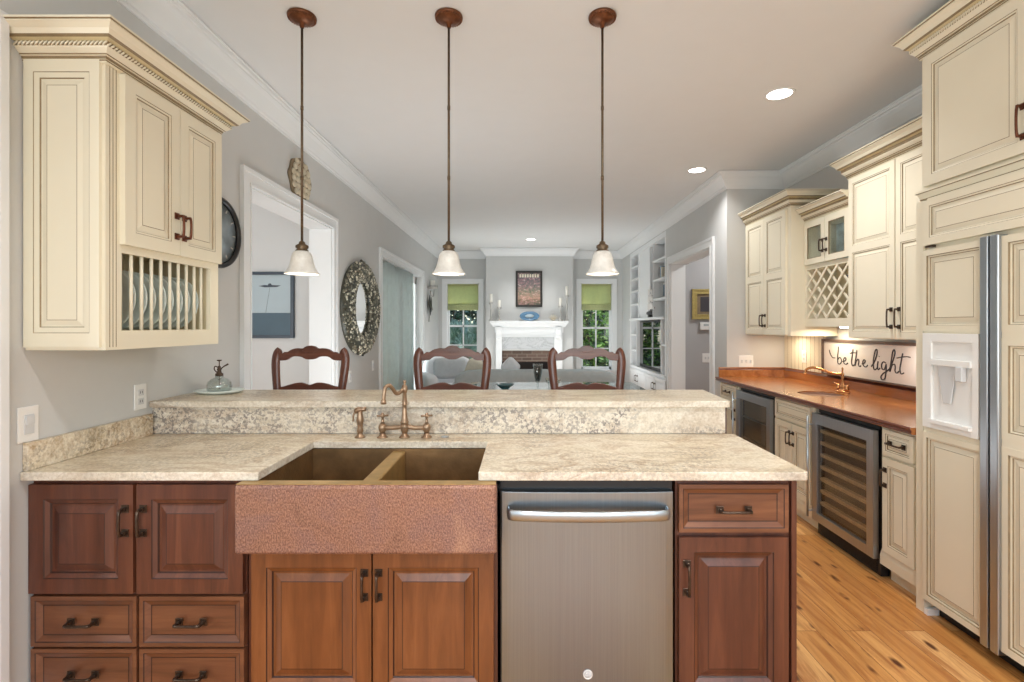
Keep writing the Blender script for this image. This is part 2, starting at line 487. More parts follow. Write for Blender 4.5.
# ---------------------------------------------------------------- mesh builder
class MB:
    def __init__(self):
        self.v, self.f, self.m, self.s = [], [], [], []
        self.T = Matrix.Identity(4)

    def add(self, verts, faces, mi=0, smooth=False):
        n = len(self.v)
        for p in verts:
            self.v.append(self.T @ Vector(p))
        for i, fc in enumerate(faces):
            self.f.append([n + k for k in fc])
            self.m.append(mi[i] if isinstance(mi, list) else mi)
            self.s.append(smooth)
        return self

    def box(self, x0, x1, y0, y1, z0, z1, mi=0):
        x0, x1 = min(x0, x1), max(x0, x1)
        y0, y1 = min(y0, y1), max(y0, y1)
        z0, z1 = min(z0, z1), max(z0, z1)
        v = [(x0, y0, z0), (x1, y0, z0), (x1, y1, z0), (x0, y1, z0), (x0, y0, z1), (x1, y0, z1), (x1, y1, z1), (x0, y1, z1)]
        return self.add(v, [(0, 3, 2, 1), (4, 5, 6, 7), (0, 1, 5, 4), (1, 2, 6, 5), (2, 3, 7, 6), (3, 0, 4, 7)], mi)

    def prism(self, poly, a, b, plane='xz', mi=0, smooth=False):
        def P(p, t):
            return {'xz': (p[0], t, p[1]), 'xy': (p[0], p[1], t), 'yz': (t, p[0], p[1])}[plane]
        n = len(poly)
        v = [P(p, a) for p in poly] + [P(p, b) for p in poly]
        self.add(v, [tuple(range(n)), tuple(reversed(range(n, 2 * n)))], mi)
        nn = len(self.v) - 2 * n
        for i in range(n):
            j = (i + 1) % n
            self.f.append([nn + i, nn + j, nn + n + j, nn + n + i])
            self.m.append(mi)
            self.s.append(smooth)
        return self

    def lathe(self, prof, n=24, c=(0, 0, 0), mi=0, axis='z', smooth=True, sx=1, sy=1, scallop=0, ns=0):
        v, f = [], []
        for r, z in prof:
            for k in range(n):
                a = 2 * PI * k / n
                rr = r * (1 + scallop * math.cos(ns * a)) if scallop else r
                x, y = rr * math.cos(a) * sx, rr * math.sin(a) * sy
                p = {'z': (x, y, z), 'y': (x, z, y), 'x': (z, x, y)}[axis]
                v.append((p[0] + c[0], p[1] + c[1], p[2] + c[2]))
        for i in range(len(prof) - 1):
            for k in range(n):
                f.append((i * n + k, i * n + (k + 1) % n, (i + 1) * n + (k + 1) % n, (i + 1) * n + k))
        if prof[0][0] > 1e-6:
            f.append(tuple(range(n)))
        if prof[-1][0] > 1e-6:
            f.append(tuple((len(prof) - 1) * n + k for k in range(n)))
        return self.add(v, f, mi, smooth)

    def ring(self, prof, n=24, c=(0, 0, 0), mi=0, axis='z', sx=1, sy=1, smooth=True):
        """closed profile turned about the axis: a ring"""
        v, f = [], []
        for r, z in prof:
            for k in range(n):
                a = 2 * PI * k / n
                x, y = r * math.cos(a) * sx, r * math.sin(a) * sy
                p = {'z': (x, y, z), 'y': (x, z, y), 'x': (z, x, y)}[axis]
                v.append((p[0] + c[0], p[1] + c[1], p[2] + c[2]))
        m_ = len(prof)
        for i in range(m_):
            j = (i + 1) % m_
            for k in range(n):
                f.append((i * n + k, i * n + (k + 1) % n, j * n + (k + 1) % n, j * n + k))
        return self.add(v, f, mi, smooth)

    def tube(self, pts, r, n=8, mi=0, ry=None, up=None, smooth=True, square=False):
        """tube along pts; r a number or a list; ry a second radius along up"""
        pts = [Vector(p) for p in pts]
        rs = r if isinstance(r, (list, tuple)) else [r] * len(pts)
        rys = (ry if isinstance(ry, (list, tuple)) else [ry] * len(pts)) if ry is not None else rs
        v, f = [], []
        prev = None
        for i, p in enumerate(pts):
            t = (pts[min(i + 1, len(pts) - 1)] - pts[max(i - 1, 0)]).normalized()
            if up is not None:
                a = Vector(up)
                a = (a - t * a.dot(t)).normalized()
            elif prev is None:
                a = Vector((0, 0, 1)) if abs(t.z) < .9 else Vector((0, 1, 0))
                a = (a - t * a.dot(t)).normalized()
            else:
                a = (prev - t * prev.dot(t)).normalized()
            prev = a
            b = t.cross(a)
            for k in range(n):
                an = 2 * PI * (k + (.5 if square else 0)) / n
                q = 1.414 if square and n == 4 else 1
                v.append(tuple(p + a * (math.sin(an) * rys[i] * q) + b * (math.cos(an) * rs[i] * q)))
        for i in range(len(pts) - 1):
            for k in range(n):
                f.append((i * n + k, i * n + (k + 1) % n, (i + 1) * n + (k + 1) % n, (i + 1) * n + k))
        f.append(tuple(range(n)))
        f.append(tuple((len(pts) - 1) * n + k for k in range(n)))
        return self.add(v, f, mi, smooth)

    def blob(self, c, r, mi=0, n=8, m=6, wob=0, seed=0):
        rx, ry, rz = (r, r, r) if not isinstance(r, (tuple, list)) else r
        v, f = [], []
        for i in range(1, m):
            th = PI * i / m
            for k in range(n):
                a = 2 * PI * k / n
                d = Vector((math.sin(th) * math.cos(a), math.sin(th) * math.sin(a), math.cos(th)))
                w = 1 + wob * noise.noise(d * 2.3 + Vector((seed, seed * .7, 0)))
                v.append((c[0] + d.x * rx * w, c[1] + d.y * ry * w, c[2] + d.z * rz * w))
        v.append((c[0], c[1], c[2] + rz))
        v.append((c[0], c[1], c[2] - rz))
        T_, B_ = len(v) - 2, len(v) - 1
        for i in range(m - 2):
            for k in range(n):
                f.append((i * n + k, i * n + (k + 1) % n, (i + 1) * n + (k + 1) % n, (i + 1) * n + k))
        for k in range(n):
            f.append((k, (k + 1) % n, T_))
            f.append(((m - 2) * n + k, (m - 2) * n + (k + 1) % n, B_))
        return self.add(v, f, mi, True)

    def cushion(self, x0, x1, y0, y1, z0, z1, mi=0, p=4.0, n=20, m=12):
        """soft box: superellipsoid"""
        cx, cy, cz = (x0 + x1) / 2, (y0 + y1) / 2, (z0 + z1) / 2
        a, b, c = (x1 - x0) / 2, (y1 - y0) / 2, (z1 - z0) / 2
        e = 2 / p
        def sg(w, q):
            return math.copysign(abs(w) ** q, w)
        v, f = [], []
        for i in range(m + 1):
            th = -PI / 2 + PI * i / m
            for k in range(n):
                ph = 2 * PI * k / n
                v.append((cx + a * sg(math.cos(th), e) * sg(math.cos(ph), e), cy + b * sg(math.cos(th), e) * sg(math.sin(ph), e), cz + c * sg(math.sin(th), e)))
        for i in range(m):
            for k in range(n):
                f.append((i * n + k, i * n + (k + 1) % n, (i + 1) * n + (k + 1) % n, (i + 1) * n + k))
        return self.add(v, f, mi, True)

    def sweep(self, path, prof, mi=0, z=0.0, mats=None):
        """profile (out, z) swept along a plan path with mitres; out is to the right of the direction"""
        P = [Vector((p[0], p[1])) for p in path]
        n = len(P)
        offs = []
        for i in range(n):
            ds = []
            if i > 0:
                ds.append((P[i] - P[i - 1]).normalized())
            if i < n - 1:
                ds.append((P[i + 1] - P[i]).normalized())
            ns = [Vector((d.y, -d.x)) for d in ds]
            if len(ns) == 1:
                offs.append(ns[0])
            else:
                s = ns[0] + ns[1]
                offs.append(s / (1 + ns[0].dot(ns[1])))
        k = len(prof)
        v, f, ml = [], [], []
        for i in range(n):
            for o_, zz in prof:
                q = P[i] + offs[i] * o_
                v.append((q.x, q.y, z + zz))
        for i in range(n - 1):
            for j in range(k):
                jj = (j + 1) % k
                f.append((i * k + j, (i + 1) * k + j, (i + 1) * k + jj, i * k + jj))
                ml.append(mats[j] if mats else mi)
        f.append(tuple(range(k)))
        ml.append(mi)
        f.append(tuple((n - 1) * k + j for j in range(k)))
        ml.append(mi)
        return self.add(v, f, ml)

    def section(self, x0, x1, z0, z1, frame, yf, prof, mi=0, gi=1, ci=None, y0=0.0):
        """raised panel section facing -y. frame=(l,r,b,t) widths, prof=[(inset,y,glaze?)]"""
        rects = [((x0, x1, z0, z1), yf, mi)]
        l, r, b, t = frame
        rects.append(((x0 + l, x1 - r, z0 + b, z1 - t), yf, mi))
        for ins, y, g in prof:
            rects.append(((x0 + l + ins, x1 - r - ins, z0 + b + ins, z1 - t - ins), y, gi if g == 1 else (g if g > 1 else mi)))
        v, f, ml = [], [], []
        for (a, b_, c, d), y, g in rects:
            v += [(a, y0 - y, c), (b_, y0 - y, c), (b_, y0 - y, d), (a, y0 - y, d)]
        for i in range(1, len(rects)):
            for k in range(4):
                kk = (k + 1) % 4
                f.append(((i - 1) * 4 + k, (i - 1) * 4 + kk, i * 4 + kk, i * 4 + k))
                ml.append(rects[i][2])
        q = (len(rects) - 1) * 4
        f.append((q, q + 1, q + 2, q + 3))
        ml.append(mi if ci is None else ci)
        return self.add(v, f, ml)

    def rim(self, x0, x1, z0, z1, y, y0=0.0, mi=0):
        v = [(x0, y0 - y, z0), (x1, y0 - y, z0), (x1, y0 - y, z1), (x0, y0 - y, z1), (x0, y0, z0), (x1, y0, z0), (x1, y0, z1), (x0, y0, z1)]
        return self.add(v, [(0, 4, 5, 1), (1, 5, 6, 2), (2, 6, 7, 3), (3, 7, 4, 0), (4, 7, 6, 5)], mi)

    def build(self, name, mats, parent=None, bevel=0, seg=2, subsurf=0):
        me = bpy.data.meshes.new(name)
        me.from_pydata([tuple(p) for p in self.v], [], self.f)
        for i, p in enumerate(me.polygons):
            p.material_index = self.m[i]
            p.use_smooth = self.s[i]
        if not isinstance(mats, (list, tuple)):
            mats = [mats]
        for mt in mats:
            me.materials.append(mt)
        bm = bmesh.new()
        bm.from_mesh(me)
        bmesh.ops.recalc_face_normals(bm, faces=bm.faces)
        bm.to_mesh(me)
        bm.free()
        o = bpy.data.objects.new(name, me)
        C.objects.link(o)
        if parent is not None:
            o.parent = parent
        if bevel:
            b = o.modifiers.new('bevel', 'BEVEL')
            b.width = bevel
            b.segments = seg
            b.limit_method = 'ANGLE'
        if subsurf:
            s = o.modifiers.new('sub', 'SUBSURF')
            s.levels = s.render_levels = subsurf
        return o


def thing(name, label, cat, loc=(0, 0, 0), rz=0, group=None):
    o = bpy.data.objects.new(name, None)
    o.empty_display_size = .1
    o.location = loc
    o.rotation_euler = (0, 0, rz)
    C.objects.link(o)
    o['label'] = label
    o['category'] = cat
    if group:
        o['group'] = group
    return o


def tag(o, label, cat, group=None, kind=None):
    o['label'] = label
    o['category'] = cat
    if group:
        o['group'] = group
    if kind:
        o['kind'] = kind
    return o


def struct(o, label=None):
    o['kind'] = 'structure'
    if label:
        o['label'] = label
    return o


def copy_tree(o, parent=None):
    c = o.copy()
    C.objects.link(c)
    c.parent = parent
    for ch in list(o.children):
        copy_tree(ch, c)
    return c


def smooth_path(pts, n=6, closed=False):
    P = [Vector(p) for p in pts]
    out = []
    m_ = len(P)
    rng = range(m_) if closed else range(m_ - 1)
    for i in rng:
        p0 = P[(i - 1) % m_] if closed else P[max(i - 1, 0)]
        p1, p2 = P[i], P[(i + 1) % m_]
        p3 = P[(i + 2) % m_] if closed else P[min(i + 2, m_ - 1)]
        for k in range(n):
            t = k / n
            out.append(.5 * ((2 * p1) + (p2 - p0) * t + (2 * p0 - 5 * p1 + 4 * p2 - p3) * t * t + (3 * p1 - p0 - 3 * p2 + p3) * t ** 3))
    if not closed:
        out.append(P[-1])
    return out


# ================================================================= SETTING
CZ = 2.97
XL, XR, XLR = -1.74, 2.68, 2.085    # left wall, kitchen right wall, living room right wall
YF, YB = 5.09, 10.4                 # wall facing the camera by the bar, living room end wall
YN = -2.6                          # kitchen wall behind the camera

MB().box(-5.2, 5.0, YN - .2, YB + .2, -.06, 0).build('floor', M['floor'])
struct(bpy.data.objects['floor'])
MB().box(-5.2, 5.0, YN - .2, YB + .2, CZ, CZ + .1).build('ceiling', M['ceiling'])
struct(bpy.data.objects['ceiling'])

# left wall with doorway beside the counter, cased opening, patio door opening
OP0 = (.62, 1.57, 2.36)
OP1 = (3.18, 4.57, 2.315)
OP2 = (6.17, 8.68, 2.28)
w = MB()
x0, x1 = XL - .2, XL
ys = [YN] + [q for o_ in (OP0, OP1, OP2) for q in o_[:2]] + [YB + .2]
for i in range(0, len(ys), 2):
    w.box(x0, x1, ys[i], ys[i + 1], 0, CZ)
for o_ in (OP0, OP1, OP2):
    w.box(x0, x1, o_[0], o_[1], o_[2], CZ)
struct(w.build('wall_left', M['wall']))

# end wall with two windows and the chimney breast
W1 = (-1.57, -.89, .5, 2.31)
W2 = (1.22, 1.88, .5, 2.31)
w = MB()
w.box(XL, W1[0], YB, YB + .2, 0, CZ)
w.box(W1[1], W2[0], YB, YB + .2, 0, CZ)
w.box(W2[1], 2.6, YB, YB + .2, 0, CZ)
for q in (W1, W2):
    w.box(q[0], q[1], YB, YB + .2, 0, q[2])
    w.box(q[0], q[1], YB, YB + .2, q[3], CZ)
struct(w.build('wall_end', M['wall']))
w = MB()
FB = (-.44, .64, .93)      # firebox opening
w.box(-.72, FB[0], 10.0, YB, 0, CZ).box(FB[1], 1.02, 10.0, YB, 0, CZ).box(FB[0], FB[1], 10.0, YB, FB[2], CZ)
struct(w.build('wall_chimney', M['wall']))

# living room right wall: cased opening to the hall and the niche for the built-in
OPR = (5.5, 7.0, 2.29)
NI = (7.24, 9.64, 2.80)
w = MB()
w.box(XLR, XLR + .2, YF, OPR[0], 0, CZ)
w.box(XLR, XLR + .2, OPR[1], NI[0], 0, CZ)
w.box(XLR, XLR + .2, NI[1], YB, 0, CZ)
w.box(XLR, XLR + .2, OPR[0], OPR[1], OPR[2], CZ)
w.box(XLR, XLR + .2, NI[0], NI[1], NI[2], CZ)
w.box(XLR + .42, XLR + .5, NI[0], YB, 0, CZ)
struct(w.build('wall_living_right', M['wall']))
struct(MB().box(XLR + .2, XR + .2, YF, YF + .12, 0, CZ).build('wall_facing', M['wall']))
struct(MB().box(XR, XR + .2, YN, YF, 0, CZ).build('wall_right', M['wall']))
# hall beyond the opening
w = MB()
w.box(XLR + .2, 4.6, 7.13, 7.24, 0, CZ)
w.box(4.5, 4.6, YF + .12, 7.13, 0, CZ)
w.box(XR + .2, 4.5, YF, YF + .12, 0, CZ)
struct(w.build('wall_hall', M['taupe']))
# side room beyond the left opening
w = MB()
w.box(-5.1, XL - .2, 4.95, 5.07, 0, CZ)
w.box(-5.1, -5.0, .3, 4.95, 0, CZ)
w.box(-5.1, XL - .2, .2, .3, 0, CZ)
struct(w.build('wall_side_room', M['ceiling']))
# wall behind the camera; its wide unseen window is added to admit light
w = MB()
w.box(XL - .2, -1.4, YN - .15, YN, 0, CZ).box(2.3, XR + .2, YN - .15, YN, 0, CZ)
w.box(-1.4, 2.3, YN - .15, YN, 0, .8).box(-1.4, 2.3, YN - .15, YN, 2.5, CZ)
struct(w.build('wall_near', M['wall']))
w = MB()
for xx in (-1.4, -.17, 1.06, 2.26):
    w.box(xx, xx + .05, YN - .08, YN - .03, .8, 2.5)
w.box(-1.4, 2.3, YN - .08, YN - .03, .8, .86).box(-1.4, 2.3, YN - .08, YN - .03, 2.44, 2.5)
struct(w.build('unseen_window', M['trim']))

# crown moulding round the rooms
crown_prof = [(0, -.003), (0, -.155), (.010, -.155), (.013, -.142), (.022, -.138), (.026, -.125), (.045, -.098), (.072, -.062), (.092, -.045), (.096, -.034), (.108, -.032), (.112, -.016), (.12, -.014), (.12, -.003)]
w = MB()
w.sweep([(XL, YN), (XL, YB), (-.72, YB), (-.72, 10.0), (1.02, 10.0), (1.02, YB), (XLR, YB), (XLR, YF), (XR, YF), (XR, YN)], crown_prof, z=CZ)
struct(w.build('trim_1', M['trim']))


def casing_x(name, x, side, y0, y1, z1, wd=.1, both=True):
    """casing on a wall of constant x; side +1 when the room is on +x"""
    m_ = MB()
    for (a, b, t) in ((.012, wd - .028, .018), (wd - .028, wd, .028), (0, .012, .024)):
        s = x + side * t
        m_.box(x + side * .0005, s, y0 - b, y0 - a, 0, z1 + a)
        m_.box(x + side * .0005, s, y1 + a, y1 + b, 0, z1 + a)
        m_.box(x + side * .0005, s, y0 - b, y1 + b, z1 + a, z1 + b)
    # jamb lining
    m_.box(x - side * .2, x + side * .0005, y0 + .0005, y0 + .012, 0, z1 - .012)
    m_.box(x - side * .2, x + side * .0005, y1 - .012, y1 - .0005, 0, z1 - .012)
    m_.box(x - side * .2, x + side * .0005, y0 + .0005, y1 - .0005, z1 - .012, z1 - .0005)
    return struct(m_.build(name, M['trim']))


casing_x('trim_2', XL, 1, *OP0)
casing_x('trim_3', XL, 1, *OP1)
casing_x('trim_4', XL, 1, *OP2)
casing_x('trim_5', XLR, -1, *OPR)

bb = [(0, 0), (.018, 0), (.018, .13), (.012, .15), (.006, .16), (0, .16)]


def baseboard(name, path):
    m_ = MB()
    for seg in path:
        m_.sweep(seg, bb)
    return struct(m_.build(name, M['trim']))


baseboard('baseboard_left', [[(XL, YN), (XL, OP0[0] - .1)], [(XL, OP0[1] + .1), (XL, 1.762)], [(XL, 2.5), (XL, OP1[0] - .1)], [(XL, OP1[1] + .1), (XL, OP2[0] - .1)],
                             [(XL, OP2[1] + .1), (XL, YB), (-.72, YB), (-.72, 10.0)]])
baseboard('baseboard_right', [[(1.02, 10.0), (1.02, YB), (XLR, YB), (XLR, 9.65)], [(XLR, 5.4), (XLR, YF)]])


# windows on the end wall
def window(name, q, muntin_rows):
    a, b, z0, z1 = q
    root = bpy.data.objects.new(name, None)
    root.location = ((a + b) / 2, YB, z0)
    C.objects.link(root)
    struct(root)
    W_, H_ = b - a, z1 - z0
    f = MB()
    c = .09
    f.box(-W_ / 2 - c, -W_ / 2, -.02, 0, -.02, H_ + c).box(W_ / 2, W_ / 2 + c, -.02, 0, -.02, H_ + c).box(-W_ / 2 - c, W_ / 2 + c, -.022, 0, H_, H_ + c)
    f.box(-W_ / 2 - c, W_ / 2 + c, -.03, 0, -.1, -.02)
    f.box(-W_ / 2 - c - .02, W_ / 2 + c + .02, -.06, .0, -.02, .005)
    f.box(-W_ / 2, -W_ / 2 + .015, 0, .2, 0, H_).box(W_ / 2 - .015, W_ / 2, 0, .2, 0, H_).box(-W_ / 2, W_ / 2, 0, .2, 0, .015).box(-W_ / 2, W_ / 2, 0, .2, H_ - .015, H_)
    f.build('window_frame', M['trim'], root)
    s = MB()
    y0, y1 = .07, .11
    s.box(-W_ / 2 + .015, -W_ / 2 + .055, y0, y1, .015, H_ - .015).box(W_ / 2 - .055, W_ / 2 - .015, y0, y1, .015, H_ - .015)
    s.box(-W_ / 2 + .015, W_ / 2 - .015, y0, y1, .015, .07).box(-W_ / 2 + .015, W_ / 2 - .015, y0, y1, H_ - .06, H_ - .015)
    for zz, hh in muntin_rows:
        s.box(-W_ / 2 + .055, W_ / 2 - .055, y0 + .005, y1 - .005, zz - z0 - hh / 2, zz - z0 + hh / 2)
    s.box(-.013, .013, y0 + .005, y1 - .005, .07, H_ - .06)
    s.build('window_sash', M['trim'], root)
    MB().box(-W_ / 2 + .05, W_ / 2 - .05, .088, .092, .06, H_ - .05).build('window_pane', M['glass'], root)
    return root


window('window_1', W1, [(1.42, .04), (1.02, .022), (1.88, .022)])
window('window_2', W2, [(1.38, .04), (.95, .022), (1.84, .022)])


def roman_shade(q, label, z_bot=1.74):
    a, b, z0, z1 = q
    t = thing('roman_shade', label, 'window shade', ((a + b) / 2, YB + .045, z_bot), group='green roman shades')
    W_ = b - a - .05
    s = MB()
    s.box(-W_ / 2, W_ / 2, -.008, .004, .12, z1 - z_bot - .03)
    s.box(-W_ / 2, W_ / 2, -.02, .012, z1 - z_bot - .04, z1 - z_bot - .016)
    s.build('fabric_panel', M['green'], t)
    f_ = MB()
    for k in range(3):
        f_.tube([(-W_ / 2, -.012 - .004 * k, .035 + .038 * k), (W_ / 2, -.012 - .004 * k, .035 + .038 * k)], .016, 10, ry=.028, up=(0, 0, 1))
    f_.build('folds', M['green_d'], t)


roman_shade(W1, 'green roman shade half lowered in the window left of the fireplace')
roman_shade(W2, 'green roman shade half lowered in the window right of the fireplace')

# patio door with curtain
dr = bpy.data.objects.new('door_1', None)
dr.location = (XL - .12, (OP2[0] + OP2[1]) / 2, 0)
C.objects.link(dr)
struct(dr)
L_ = (OP2[1] - OP2[0] - .03) / 2
f = MB()
for a, b in ((-L_, 0), (0.01, L_)):
    f.box(-.03, .03, a, a + .1, 0.02, 2.26).box(-.03, .03, b - .1, b, 0.02, 2.26).box(-.03, .03, a, b, .02, .2).box(-.03, .03, a, b, 2.14, 2.26)
f.build('door_frame', M['trim'], dr)
MB().box(-.006, .006, -L_ + .05, L_ - .05, .1, 2.2).build('door_pane', M['glass'], dr)


def curtain(y0, y1, x, z0, z1, waves, amp, label):
    m_ = MB()
    n = waves * 10
    v, f_ = [], []
    for j, z in enumerate((z0, z0 + (z1 - z0) * .4, z0 + (z1 - z0) * .8, z1)):
        for i in range(n + 1):
            t = i / n
            am = amp * (1.1 - .35 * j / 3) * (.7 + .5 * math.sin(t * 9))
            v.append((x + am * math.sin(2 * PI * waves * t + .3 * math.sin(5 * t)), y0 + (y1 - y0) * t, z))
    for j in range(3):
        for i in range(n):
            a = j * (n + 1) + i
            f_.append((a, a + 1, a + n + 2, a + n + 1))
    m_.add(v, f_, 0, True)
    o = m_.build('curtain', M['curtain'])
    s = o.modifiers.new('solid', 'SOLIDIFY')
    s.thickness = .004
    tag(o, label, 'curtain')
    return o


curtain(6.27, 8.22, XL - .05, .02, 2.26, 9, .034, 'pale aqua pleated curtain hanging in the white cased patio doorway')

# ================================================================= CABINET PIECES
CREAM_P = [(.0022, .0185, 1), (.009, .017, 0), (.0115, .012, 1), (.017, .0115, 0), (.036, .0165, 0), (.0385, .0168, 1)]
CREAM_S = [(.0022, .0185, 1), (.008, .017, 0), (.0105, .012, 1), (.024, .0155, 0), (.0262, .0158, 1)]
CHERRY_P = [(.003, .019, 1), (.016, .013, 0), (.020, .008, 1), (.027, .008, 0), (.05, .018, 0), (.0525, .0185, 1)]
CHERRY_D = [(.003, .020, 1), (.020, .011, 0), (.0235, .011, 1)]


def pull(parent, x, z, vert=True, length=.096, y=-.02, name='handle', mat=None):
    m_ = MB()
    h = length / 2
    for s in (-1, 1):
        cx, cz = (x, z + s * h) if vert else (x + s * h, z)
        m_.box(cx - .0135, cx + .0135, y - .004, y, cz - .0135, cz + .0135)
        m_.box(cx - .007, cx + .007, y - .013, y - .003, cz - .007, cz + .007)
        m_.box(cx - .005, cx + .005, y - .030, y - .012, cz - .005, cz + .005)
    pts = []
    for k in range(9):
        t = k / 8
        yy = y - .027 - .004 * math.sin(PI * t) ** .5
        q = -h + length * t
        pts.append((x, yy, z + q) if vert else (x + q, yy, z))
    m_.tube(pts, [.0056 - .0006 * math.sin(PI * k / 8) for k in range(9)], 8)
    return m_.build(name, mat or M['bronze'], parent, bevel=.001, seg=1)


def door(parent, x0, x1, z0, z1, secs=None, style='cream', frame=.052, name='door', handle=None, y0=0.0, hl=.096, mats=None, label=None, pm=None):
    m_ = MB()
    prof, t, mt = {'cream': (CREAM_P, .02, [M['cream'], M['glaze']]), 'cream_s': (CREAM_S, .02, [M['cream'], M['glaze']]),
                   'cherry': (CHERRY_P, .022, [M['cherry'], M['cherry_dark']]), 'cherry_drawer': (CHERRY_D, .022, [M['cherry_h'], M['cherry_dark']])}[style]
    if mats:
        mt = mats
    secs = secs or [(z0, z1)]
    for i, (a, b) in enumerate(secs):
        fb = frame if i == 0 else frame * .6
        ft = frame if i == len(secs) - 1 else frame * .6
        m_.section(x0, x1, a, b, (frame, frame, fb, ft), t, prof, y0=y0)
    m_.rim(x0, x1, z0, z1, t, y0)
    o = m_.build(name, mt, parent)
    if handle:
        hx, hz, vert = handle
        pull(o, hx, hz, vert, hl, y=y0 - t, mat=pm)
    if label:
        o['label'] = label
    return o


def cab_crown(parent, path, z, h, out, rope=True, name='crown'):
    """glazed crown with stepped base, rope and cove"""
    k = h / .105
    q = out / .09
    prof = [(0, 0), (.006, 0), (.010, .004), (.010, .009), (.012, .010), (.014, .018), (.020, .020), (.020, .024), (.023, .026), (.034, .036), (.036, .040),
            (.036, .055), (.050, .060), (.058, .066), (.066, .080), (.080, .090), (.084, .092), (.084, .096), (.09, .098), (.09, .105), (0, .105)]
    gl = [0, 0, 1, 0, 1, 0, 1, 0, 0, 0, 1, 2, 1, 0, 0, 0, 0, 1, 0, 0, 0]
    m_ = MB()
    m_.sweep(path, [(a * q, b * k) for a, b in prof], z=z, mats=gl)
    o = m_.build(name, [M['cream'], M['glaze'], M['glaze_gold']], parent)
    if rope:
        r = MB()
        # slanted beads of the rope moulding along each run
        P = [Vector(p) for p in path]
        for i in range(len(P) - 1):
            d = (P[i + 1] - P[i])
            L = d.length
            d.normalize()
            nrm = Vector((d.y, -d.x))
            a0 = -.036 * q if i > 0 else 0
            n_ = max(3, int(L / .0125))
            for j in range(n_):
                s0 = a0 + (L - a0 * (1 if i == 0 else 1)) * (j + .5) / n_
                if i < len(P) - 2:
                    s0 = a0 + (L + .036 * q - a0) * (j + .5) / n_
                c0 = P[i] + d * s0 + nrm * (.037 * q)
                e = d * .0075
                r.tube([(c0.x - e.x, c0.y - e.y, z + .0405 * k), (c0.x + nrm.x * .002, c0.y + nrm.y * .002, z + .0475 * k), (c0.x + e.x, c0.y + e.y, z + .0545 * k)], [.0026, .0036, .0026], 5)
        r.build('rope_moulding', M['glaze_gold'] if False else M['cream'], parent)
    return o


# ================================================================= PENINSULA
YD = 1.765   # cabinet face frame plane; doors stand 2 cm proud
# left base cabinet
t = thing('base_cabinet', 'cherry base cabinet with two doors over four drawers, left of the copper sink', 'cabinet', (XL, YD + .015, 0), 0)
b = MB()
b.box(0.002, .763, 0, .57, .1, .882)
b.box(0.002, .763, .07, .57, 0, .1)
b.build('cabinet_body', M['cherry'], t)
o1 = door(t, .004, .372, .478, .862, style='cherry', handle=(.345, .735, True), hl=.085)
o2 = door(t, .384, .758, .478, .862, style='cherry', handle=(.409, .735, True), hl=.085)
for xa, xb in ((.012, .384), (.394, .762)):
    for za, zb in ((.292, .468), (.106, .283)):
        door(t, xa, xb, za, zb, style='cherry_drawer', frame=.014, name='drawer', handle=((xa + xb) / 2, (za + zb) / 2, False), hl=.085)

# sink base
t = thing('sink_base_cabinet', 'cherry sink cabinet with two tall doors directly under the copper apron', 'cabinet', (-.972, YD + .015, 0), 0)
b = MB()
b.box(0, .885, 0, .57, .1, .638)
b.box(0, .885, .07, .57, 0, .1)
b.build('cabinet_body', M['cherry'], t)
am = [M['cherry_o'], M['cherry_dark']]
door(t, .02, .442, .108, .622, style='cherry', handle=(.418, .51, True), hl=.085, mats=am)
door(t, .448, .872, .108, .622, style='cherry', handle=(.468, .51, True), hl=.085, mats=am)

# dishwasher
t = thing('dishwasher', 'stainless steel dishwasher with a bowed bar handle between the cherry cabinets', 'dishwasher', (-.078, YD + .015, 0), 0)
b = MB()
b.box(0, .615, .012, .57, .1, .882)
b.box(0, .615, .06, .57, .0, .1)
b.build('cabinet_body', M['black'], t)
b = MB()
b.box(.004, .611, -.001, .012, .846, .872)
b.build('dark_gap_strip', M['black'], t)  # black strip standing in for the dark gap above the door
MB().box(0, .615, -.002, .012, .8725, .882).build('top_rail', M['cherry_h'], t)
d = MB()
n_ = 24
sec = []
for k in range(n_ + 1):
    u = k / n_
    sec.append((.006 + .603 * u, -.022 - .010 * math.sin(PI * u) ** .6))
poly = [(.006, .012)] + sec + [(.609, .012)]
d.prism(poly, .112, .838, 'xy', smooth=False)
dw = d.build('door', M['steel_dw'], t, bevel=.002)
h = MB()
pts = [(.03, -.028, .772), (.032, -.06, .772), (.05, -.072, .772)]
pts += [(.05 + .515 * k / 14, -.072 - .014 * math.sin(PI * k / 14), .772) for k in range(1, 14)]
pts += [(.565, -.072, .772), (.583, -.06, .772), (.585, -.028, .772)]
h.tube(pts, .006, 12, ry=.019, up=(0, 0, 1))
h.build('handle', M['steel_h'], dw)
# round maker's badge
b = MB()
b.ring([(.0135, 0), (.0165, 0), (.0165, -.003), (.0135, -.003)], 32, (.308, -.033, .203), 0, 'y')
b.lathe([(.0135, 0), (.0135, -.0015)], 32, (.308, -.033, .203), 1, 'y')
badge = b.build('badge', [M['white'], M['plastic_grey']], dw)
tx = bpy.data.curves.new('badge_letters', 'FONT')
tx.body = 'GE'
tx.size = .017
tx.shear = .3
tx.align_x = 'CENTER'
tx.align_y = 'CENTER'
tx.extrude = .0006
txo = bpy.data.objects.new('tmp_text', tx)
C.objects.link(txo)
dg = bpy.context.evaluated_depsgraph_get()
me = bpy.data.meshes.new_from_object(txo.evaluated_get(dg))
bpy.data.objects.remove(txo)
me.transform(Matrix.Translation((.308, -.0352, .203)) @ Matrix.Rotation(PI / 2, 4, 'X'))
me.materials.clear()
me.materials.append(M['white'])
# the letters sit in the badge mesh itself
bm = bmesh.new()
bm.from_mesh(badge.data)
bm.from_mesh(me)
bm.to_mesh(badge.data)
bm.free()

